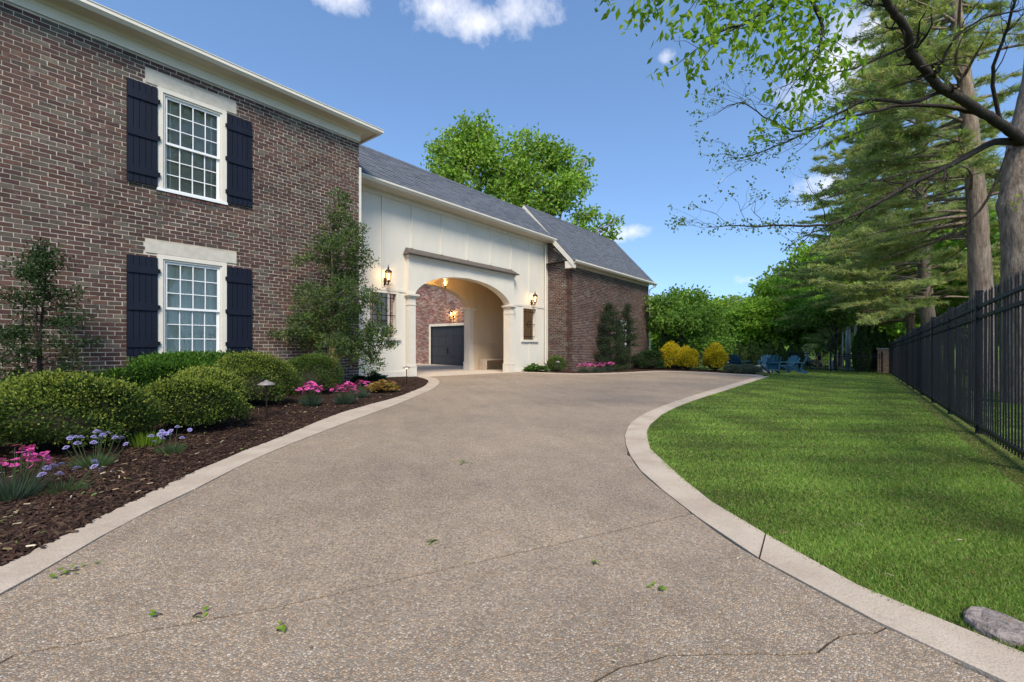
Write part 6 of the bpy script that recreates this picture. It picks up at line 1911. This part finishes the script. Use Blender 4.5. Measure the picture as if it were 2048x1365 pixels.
pole('sign_post', 1685.5, 32, .09, 3.4, 'white_can', 'thin white post in front of the silver pole', 'post')
pole('timber_post', 1674.6, 32, .11, 1.1, 'pole_white', 'short pale timber post by the dark trunk', 'post')
bp_ = at(1664, 693, 31.5); bz_ = g(bp_.x, bp_.y)
binn = thing('litter_bin', (bp_.x, bp_.y, bz_), 'white round litter bin beyond the back fence', 'bin')
MB().lathe([(.17, -.04), (.19, .05), (.19, .56), (.2, .58)], (bp_.x, bp_.y, bz_), 16).build('body', 'white_can', binn, smooth=True)
MB().lathe([(.205, .581), (.205, .61), (.12, .66), (.03, .67)], (bp_.x, bp_.y, bz_), 16).build('lid', 'white_can', binn, smooth=True)
# small dark trunk by the fence
tt = at(1671.5, 693, 30.2)
deciduous('fence_tree', (tt.x, tt.y, g(tt.x, tt.y)), (tt.x, tt.y, g(tt.x, tt.y) + 3.0), rnd_blobs((tt.x, tt.y + .6, 3.1), (1.8, 1.8, .7), 8, .6, 1.0, 55, .7), 260, 14, .22, .2, GREEN_MID, 'small leafy tree with a dark trunk at the back fence', trunk_r=.11, bark='bark_dark', seed=41)
# yellow guy wire guards and marker
for k, (a, b, lb) in enumerate((((1625, 727), (1634, 714.5), 'upper slanting yellow guy wire guard beside the cyclist'), ((1633, 735), (1641, 722), 'middle slanting yellow guy wire guard next to the marker'), ((1645, 734), (1656, 721.5), 'slanting yellow guy wire guard next to the white bin'))):
    z = 33.5; p, q = at(*a, z), at(*b, z + .4)
    base = Vector((p.x - (q.x - p.x) * .5, p.y - (q.y - p.y) * .5, 0)); base.z = g(base.x, base.y)
    t = thing('guy_wire', base, lb, 'guy wire', 'yellow guy wire guards')
    MB().tube([p, q], [.06, .06], 8).build('guard', 'yellow', t)
    dirv = (q - p)
    MB().tube([base, p], .012, 5).build('anchor_rod', 'galv', t)
    MB().tube([q, q + dirv * 5], .012, 5).build('cable', 'galv', t)
mp_ = at(1644, 693, 33); mz_ = g(mp_.x, mp_.y)
mk = thing('marker_sign', (mp_.x, mp_.y, mz_), 'yellow and white marker post beyond the back fence', 'sign')
MB().box(mp_.x - .03, mp_.x + .03, mp_.y - .03, mp_.y + .03, mz_ - .1, mz_ + .75).build('post', 'white_can', mk)
MB().box(mp_.x - .09, mp_.x + .09, mp_.y - .05, mp_.y + .05, mz_ + .75, mz_ + 1.2).build('cap', 'yellow', mk)
# traffic signals seen through the pines
for px, py, z, lb in ((1752, 626, 58, 'yellow traffic signal hanging higher among the pine twigs'), (1735.5, 656, 60, 'lower yellow traffic signal above the cedar clump')):
    c = at(px, py, z)
    t = thing('traffic_signal', (c.x, c.y, c.z - .6), lb, 'signal', 'yellow traffic signals')
    MB().box(c.x - .22, c.x + .22, c.y - .18, c.y + .18, c.z - .55, c.z + .55).build('housing', 'yellow', t)
    for j in range(3):
        zc_ = c.z - .36 + .36 * j
        MB().tube([(c.x - .10, c.y - .19, zc_), (c.x - .2, c.y - .36, zc_)], [.13, .13], 10).build('visor', 'yellow', t)
        MB().tube([(c.x - .08, c.y - .182, zc_), (c.x - .085, c.y - .19, zc_)], [.1, .1], 10).build('lens', 'amber' if j == 1 else 'iron', t)
    MB().tube([(c.x, c.y, c.z + .55), (c.x, c.y, c.z + 2.2)], .03, 6).build('hanger', 'galv', t)
for k, (ya, yb) in enumerate(((612, 600), (628, 618), (638, 634))):
    a, b = at(1405, ya, 58), at(1760, yb, 58)
    pts = [a.lerp(b, i / 12) - Vector((0, 0, 1.2 * math.sin(pi * i / 12))) for i in range(13)]
    w = MB().tube(pts, .022, 5).build('power_line', 'iron')
    tag(w, ('highest', 'middle', 'lowest')[k] + ' black power line strung past the far trees', 'wire', 'power lines past the far trees')

# ------------------------------------------------------------------ cyclist on a low tricycle beyond the fence
cz = 32.5; cp = at(1618, 693, cz); ground = g(cp.x, cp.y)
fw_ = Vector((SA, -CA, 0))                       # rides toward the right of the view
sd_ = Vector((CA, SA, 0))
def L2(u, s, h): return cp.xyz * Vector((1, 1, 0)) + fw_ * u + sd_ * s + Vector((0, 0, ground + h))
tr = thing('tricycle', L2(0, 0, 0), 'low dark recumbent tricycle beyond the back fence', 'tricycle')
def wheel(c, ax, R):
    ax = ax.normalized(); u = Vector((0, 0, 1)); v = ax.cross(u)
    t = MB().tube([c + (u * math.cos(a) + v * math.sin(a)) * R for a in np.linspace(0, 2 * pi, 19)], .022, 6, False).build('wheel', 'tyre', tr)
    sp_ = MB()
    for a in np.linspace(0, 2 * pi, 9)[:-1]: sp_.tube([c, c + (u * math.cos(a) + v * math.sin(a)) * R], .005, 4)
    sp_.tube([c - ax * .04, c + ax * .04], .03, 8); sp_.build('spokes', 'galv', t)
wheel(L2(-.38, 0, .25), sd_, .25); wheel(L2(.48, -.33, .24), sd_, .22); wheel(L2(.48, .33, .24), sd_, .22)
MB().tube([L2(-.38, 0, .25), L2(-.1, 0, .28), L2(.5, 0, .27), L2(.95, 0, .4)], .025, 7).build('frame', 'iron', tr)
MB().tube([L2(.48, -.33, .24), L2(.48, .33, .24)], .02, 6).build('axle', 'iron', tr)
MB().bar(L2(-.15, 0, .34), L2(.22, 0, .33), .34, .05).build('seat', 'iron', tr)
MB().bar(L2(-.17, 0, .35), L2(-.34, 0, .85), .34, .05, tuple(fw_)).build('backrest', 'iron', tr)
MB().tube([L2(.5, -.2, .3), L2(.36, -.22, .6)], .012, 6).build('handle', 'iron', tr)
MB().tube([L2(.5, .2, .3), L2(.36, .22, .6)], .012, 6).build('handle', 'iron', tr)
def skin_mesh(name, nodes, edges, m, parent, sub=2, root=0):
    off = wloc(parent) if parent else Vector((0, 0, 0))
    me = bpy.data.meshes.new(name); me.from_pydata([tuple(Vector(p) - off) for p, _ in nodes], edges, [])
    o = bpy.data.objects.new(name, me); COL.objects.link(o)
    md = o.modifiers.new('s', 'SKIN'); md.use_smooth_shade = True
    for i, (_, r_) in enumerate(nodes):
        v = me.skin_vertices[0].data[i]; v.radius = r_ if isinstance(r_, tuple) else (r_, r_); v.use_root = i == root
    s2 = o.modifiers.new('u', 'SUBSURF'); s2.levels = sub
    dg = bpy.context.evaluated_depsgraph_get()
    nm = bpy.data.meshes.new_from_object(o.evaluated_get(dg)); nm.name = name
    bpy.data.objects.remove(o)
    return link(name, nm, m, parent)
per = thing('person', L2(0, 0, .34), 'person in grey top and khaki trousers pedalling the low tricycle', 'person')
hips = L2(.0, 0, .46)
N = [(hips, (.15, .11)), (L2(-.1, 0, .62), (.14, .1)), (L2(-.17, 0, .8), (.17, .11)), (L2(-.19, 0, .92), (.12, .08)), (L2(-.17, 0, .99), .05), (L2(-.15, 0, 1.07), .085), (L2(-.13, 0, 1.17), .08)]
E = [(0, 1), (1, 2), (2, 3), (3, 4), (4, 5), (5, 6)]
for s in (-1, 1):
    b = len(N)
    N += [(L2(-.18, s * .19, .88), .055), (L2(.0, s * .25, .66), .042), (L2(.26, s * .23, .6), .032), (L2(.35, s * .22, .6), .026)]
    E += [(3, b), (b, b + 1), (b + 1, b + 2), (b + 2, b + 3)]
    b = len(N)
    N += [(L2(.08, s * .1, .44), .09), (L2(.45, s * .11, .58 + .06 * s), .06), (L2(.78, s * .1, .36 + .05 * s), .045), (L2(.86, s * .1, .42 + .05 * s), .035)]
    E += [(0, b), (b, b + 1), (b + 1, b + 2), (b + 2, b + 3)]
body = skin_mesh('body', N, E, 'grey_cloth', per)
legs = [(L2(.02, 0, .45), (.155, .115)), ]
Nl = [(hips, (.16, .12))]; El = []
for s in (-1, 1):
    b = len(Nl); Nl += [(L2(.09, s * .1, .44), .1), (L2(.45, s * .11, .58 + .06 * s), .07), (L2(.76, s * .1, .37 + .05 * s), .052)]; El += [(0, b), (b, b + 1), (b + 1, b + 2)]
skin_mesh('trousers', Nl, El, 'khaki', per)
skin_mesh('face', [(L2(-.145, 0, 1.02), .06), (L2(-.125, 0, 1.09), .088), (L2(-.12, 0, 1.15), .08)], [(0, 1), (1, 2)], 'skin', per)
MB().lathe([(.092, -.02), (.1, .03), (.085, .08), (.04, .11), (.005, .118)], tuple(L2(-.145, 0, 1.13)), 12).build('hair', 'hair', per, smooth=True)
for s in (-1, 1): skin_mesh('hand', [(L2(.33, s * .22, .6), .032), (L2(.39, s * .22, .615), .03), (L2(.41, s * .22, .58), .02)], [(0, 1), (1, 2)], 'skin', per, 1)
for s in (-1, 1): skin_mesh('shoe', [(L2(.8, s * .1, .35 + .05 * s), .04), (L2(.88, s * .1, .45 + .05 * s), .035)], [(0, 1)], 'tyre', per, 1)

# ------------------------------------------------------------------ white neighbouring house past the courtyard
nh = thing('white_house', (18.5, 27, g(18.5, 27)), 'white clapboard gable house past the courtyard, seen through the grille', 'house')
zz = g(18.5, 27) - .3
mb = MB(); x0, x1, y0, y1 = 13.5, 22.5, 27, 34
mb.add([(x0, y0, zz), (x1, y0, zz), (x1, y0, 3.1), (18, y0, 6.8), (x0, y0, 3.1), (x0, y1, zz), (x1, y1, zz), (x1, y1, 3.1), (18, y1, 6.8), (x0, y1, 3.1)],
       [(0, 1, 2, 3, 4), (1, 6, 7, 2), (6, 5, 9, 8, 7), (5, 0, 4, 9)])
nw = mb.build('wall', 'white', nh)
for i in range(40):
    z = zz + .1 + i * .17
    if z > 6.5: break
    hw_ = 4.5 if z < 3.0 else 4.5 * (6.8 - z) / 3.75
    MB().add([(18 - hw_, y0 - .03, z), (18 + hw_, y0 - .03, z), (18 + hw_, y0 - .004, z + .165), (18 - hw_, y0 - .004, z + .165), (18 - hw_, y0 - .002, z), (18 + hw_, y0 - .002, z)], [(0, 1, 2, 3), (4, 5, 1, 0)]).build('clapboard', 'white', nw)
MB().add([(x0 - .4, y0 - .4, 2.8), (18, y0 - .4, 6.95), (x1 + .4, y0 - .4, 2.8), (x0 - .4, y1 + .4, 2.8), (18, y1 + .4, 6.95), (x1 + .4, y1 + .4, 2.8)], [(0, 3, 4, 1), (1, 4, 5, 2), (0, 1, 2), (3, 5, 4)]).build('roof', 'shingle', nh)
for x in (16.2, 19.8):
    w = MB().box(x - .5, x + .5, y0 - .06, y0 - .035, .9, 2.4).build('window', 'white', nh)
    MB().box(x - .42, x + .42, y0 - .066, y0 - .061, 1.0, 2.3).build('pane', 'glass', w)

# ------------------------------------------------------------------ wooded rise closing the view
hv = []; hf = []; NA, NR = 60, 14
for i in range(NA + 1):
    a = YAW + math.radians(-95 + 190 * i / NA)
    for j in range(NR + 1):
        r_ = 72 + 13 * j; x, y = r_ * math.cos(a), r_ * math.sin(a); t_ = j / NR
        hv.append((x, y, g(x, y) - .3 + (t_ * t_ * (3 - 2 * t_)) * (13 + 3 * math.sin(i * .5) + 2 * math.sin(i * 1.3 + j))))
for i in range(NA):
    for j in range(NR):
        a = i * (NR + 1) + j; hf.append((a, a + NR + 1, a + NR + 2, a + 1))
mbh = MB(); mbh.add(hv, [f[::-1] for f in hf]); mbh.build('hillside', 'field', None, 'structure', smooth=True)
hb_ = []
rr_ = random.Random(5)
for k in range(520):
    i = rr_.randint(0, NA); j = rr_.randint(0, NR - 4); p = hv[i * (NR + 1) + j]; s_ = rr_.uniform(2.0, 4.2)
    hb_.append((p[0] + rr_.uniform(-3, 3), p[1] + rr_.uniform(-3, 3), p[2] + s_ * rr_.uniform(.5, 1.3), s_, s_, s_ * .85))
P, d, ci = clumped(hb_, 5200, 5, .7, .3)
n = len(P)
V, F = leaf_quads(P, d * .6 + RNG.normal(size=(n, 3)) * .8, RNG.uniform(.8, 1.4, n), RNG.uniform(.5, .9, n))
np_mesh('distant_woods', V, F, 'leaf', None, 'stuff', col=np.repeat(colors(n, PALS[0] + PALS[3], 1) * RNG.uniform(.8, 1.2, (5200, 1))[ci], 4, 0))
